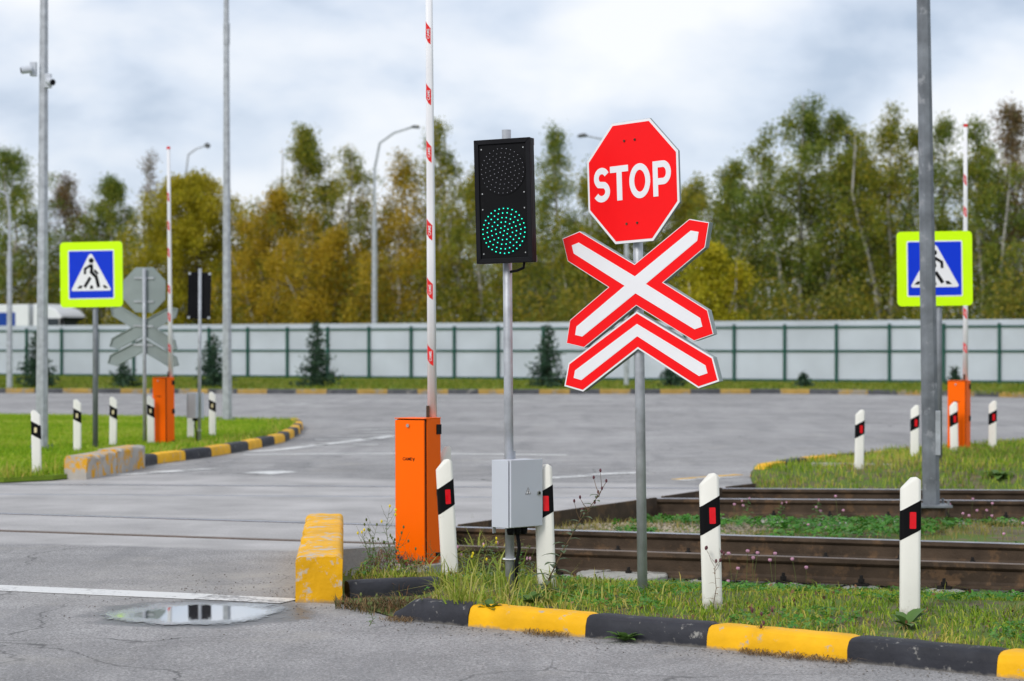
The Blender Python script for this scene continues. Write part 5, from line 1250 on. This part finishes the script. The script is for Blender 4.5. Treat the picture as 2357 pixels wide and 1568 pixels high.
for k in range(16):
    X = RNG.uniform(-1.0, .25); Y = RNG.uniform(13.1, 14.6); 
    if -.95 < X < -.33 and Y > 14.3: Y = 13.9
    hh = RNG.uniform(.12, .30); q = Vector((X, Y, zt(X, Y)))
    tall_weed(['spindly', 'leafy', 'seedy', 'bushy', 'bent', 'slender', 'ragged', 'short', 'dark', 'pale', 'thin', 'upright', 'leaning', 'sparse', 'dense', 'low'][k]+' green weed in the rough patch around the near orange cabinet', q, [(0, 0, 0), (RNG.normal()*.02, 0, hh*.4), (RNG.normal()*.03, 0, hh*.75), (RNG.normal()*.04, 0, hh)], 14, .085, .028, RNG.integers(0, 4), ['yellow_flower', 'stem', 'pink'][k % 3], ['weed', 'clover', 'weed_grey'][k % 3], 'stem', .003, 4)
b0 = Vector((*G(1245, 1378, .09), .085))
tall_weed('tall thistle-like weed leaning right across the post behind the control box', b0, [(0, 0, 0), (.06, 0, .14), (.13, 0, .28), (.22, 0, .44), (.31, 0, .56), (.37, 0, .66)], 26, .12, .045, 9, 'purple_bud', 'weed_grey', 'stem_brown', .005, 8, 'thistle_weed')
b1 = Vector((-.80, 13.2, .0))
for k, (dx, hh, nb, lab) in enumerate(((0, .46, 4, 'tall spindly weed with yellow flower left of the orange cabinet'), (-.10, .34, 5, 'leafy weed close behind the tall yellow block'), (.05, .30, 5, 'short seedy weed touching the left side of the orange cabinet'), (-.16, .26, 3, 'small leafy weed at the yellow block\'s edge'))):
    bb = b1+Vector((dx, .6+.25*k, 0)); bb.z = zt(bb.x, bb.y)
    tall_weed(lab, bb, [(0, 0, 0), (.01, 0, hh*.35), (-.015, 0, hh*.7), (.01, 0, hh)], 14, .08, .026, nb, 'yellow_flower' if k == 0 else 'stem', 'weed', 'stem', .003, 5)
for x, y, hh, lab in ((1720, 1205, .26, 'upright weed in front of the far rail, left of centre'), (1795, 1200, .22, 'small upright weed between tracks beside the middle white post'), (1880, 1196, .25, 'seedy upright weed standing before the far rail'), (1098, 1232, .16, 'small weed by the deck edge right of the cabinet'),
                      (2395, 1190, .22, 'upright weed at the right frame edge between tracks')):
    q = P(x, y, -.15); q.z = zt(q.x, q.y); tall_weed(lab, q, [(0, 0, 0), (.01, 0, hh*.4), (0, 0, hh*.75), (.02, 0, hh)], 12, .09, .035, 2, 'pink', 'clover', 'stem', .003, 3)
for x, y, hh, lab in ((1640, 1425, .30, 'dry brown weed leaning against the white post by the stop sign'), (1745, 1500, .12, 'tiny pinkish weed at the foot of the yellow kerb stone'), (2228, 1545, .13, 'thin green weed before the last black kerb stone'), (850, 1425, .09, 'low green weed between the yellow block and the kerb'), (930, 1340, .10, 'small weed by the black kerb stone in the weeds')):
    q = P(x, y, .0 if y > 1450 else .05); q.z = 0 if y > 1450 else max(0, zt(q.x, q.y)); dry_ = 'brown' in lab
    tall_weed(lab, q, [(0, 0, 0), (.02, 0, hh*.4), (.01, 0, hh*.75), (.06 if dry_ else .015, 0, hh)], 10, .05, .014, 6, 'purple_bud' if not 'green' in lab else 'stem', 'dead' if dry_ else 'weed', 'stem_brown' if dry_ else 'stem', .0025, 6)
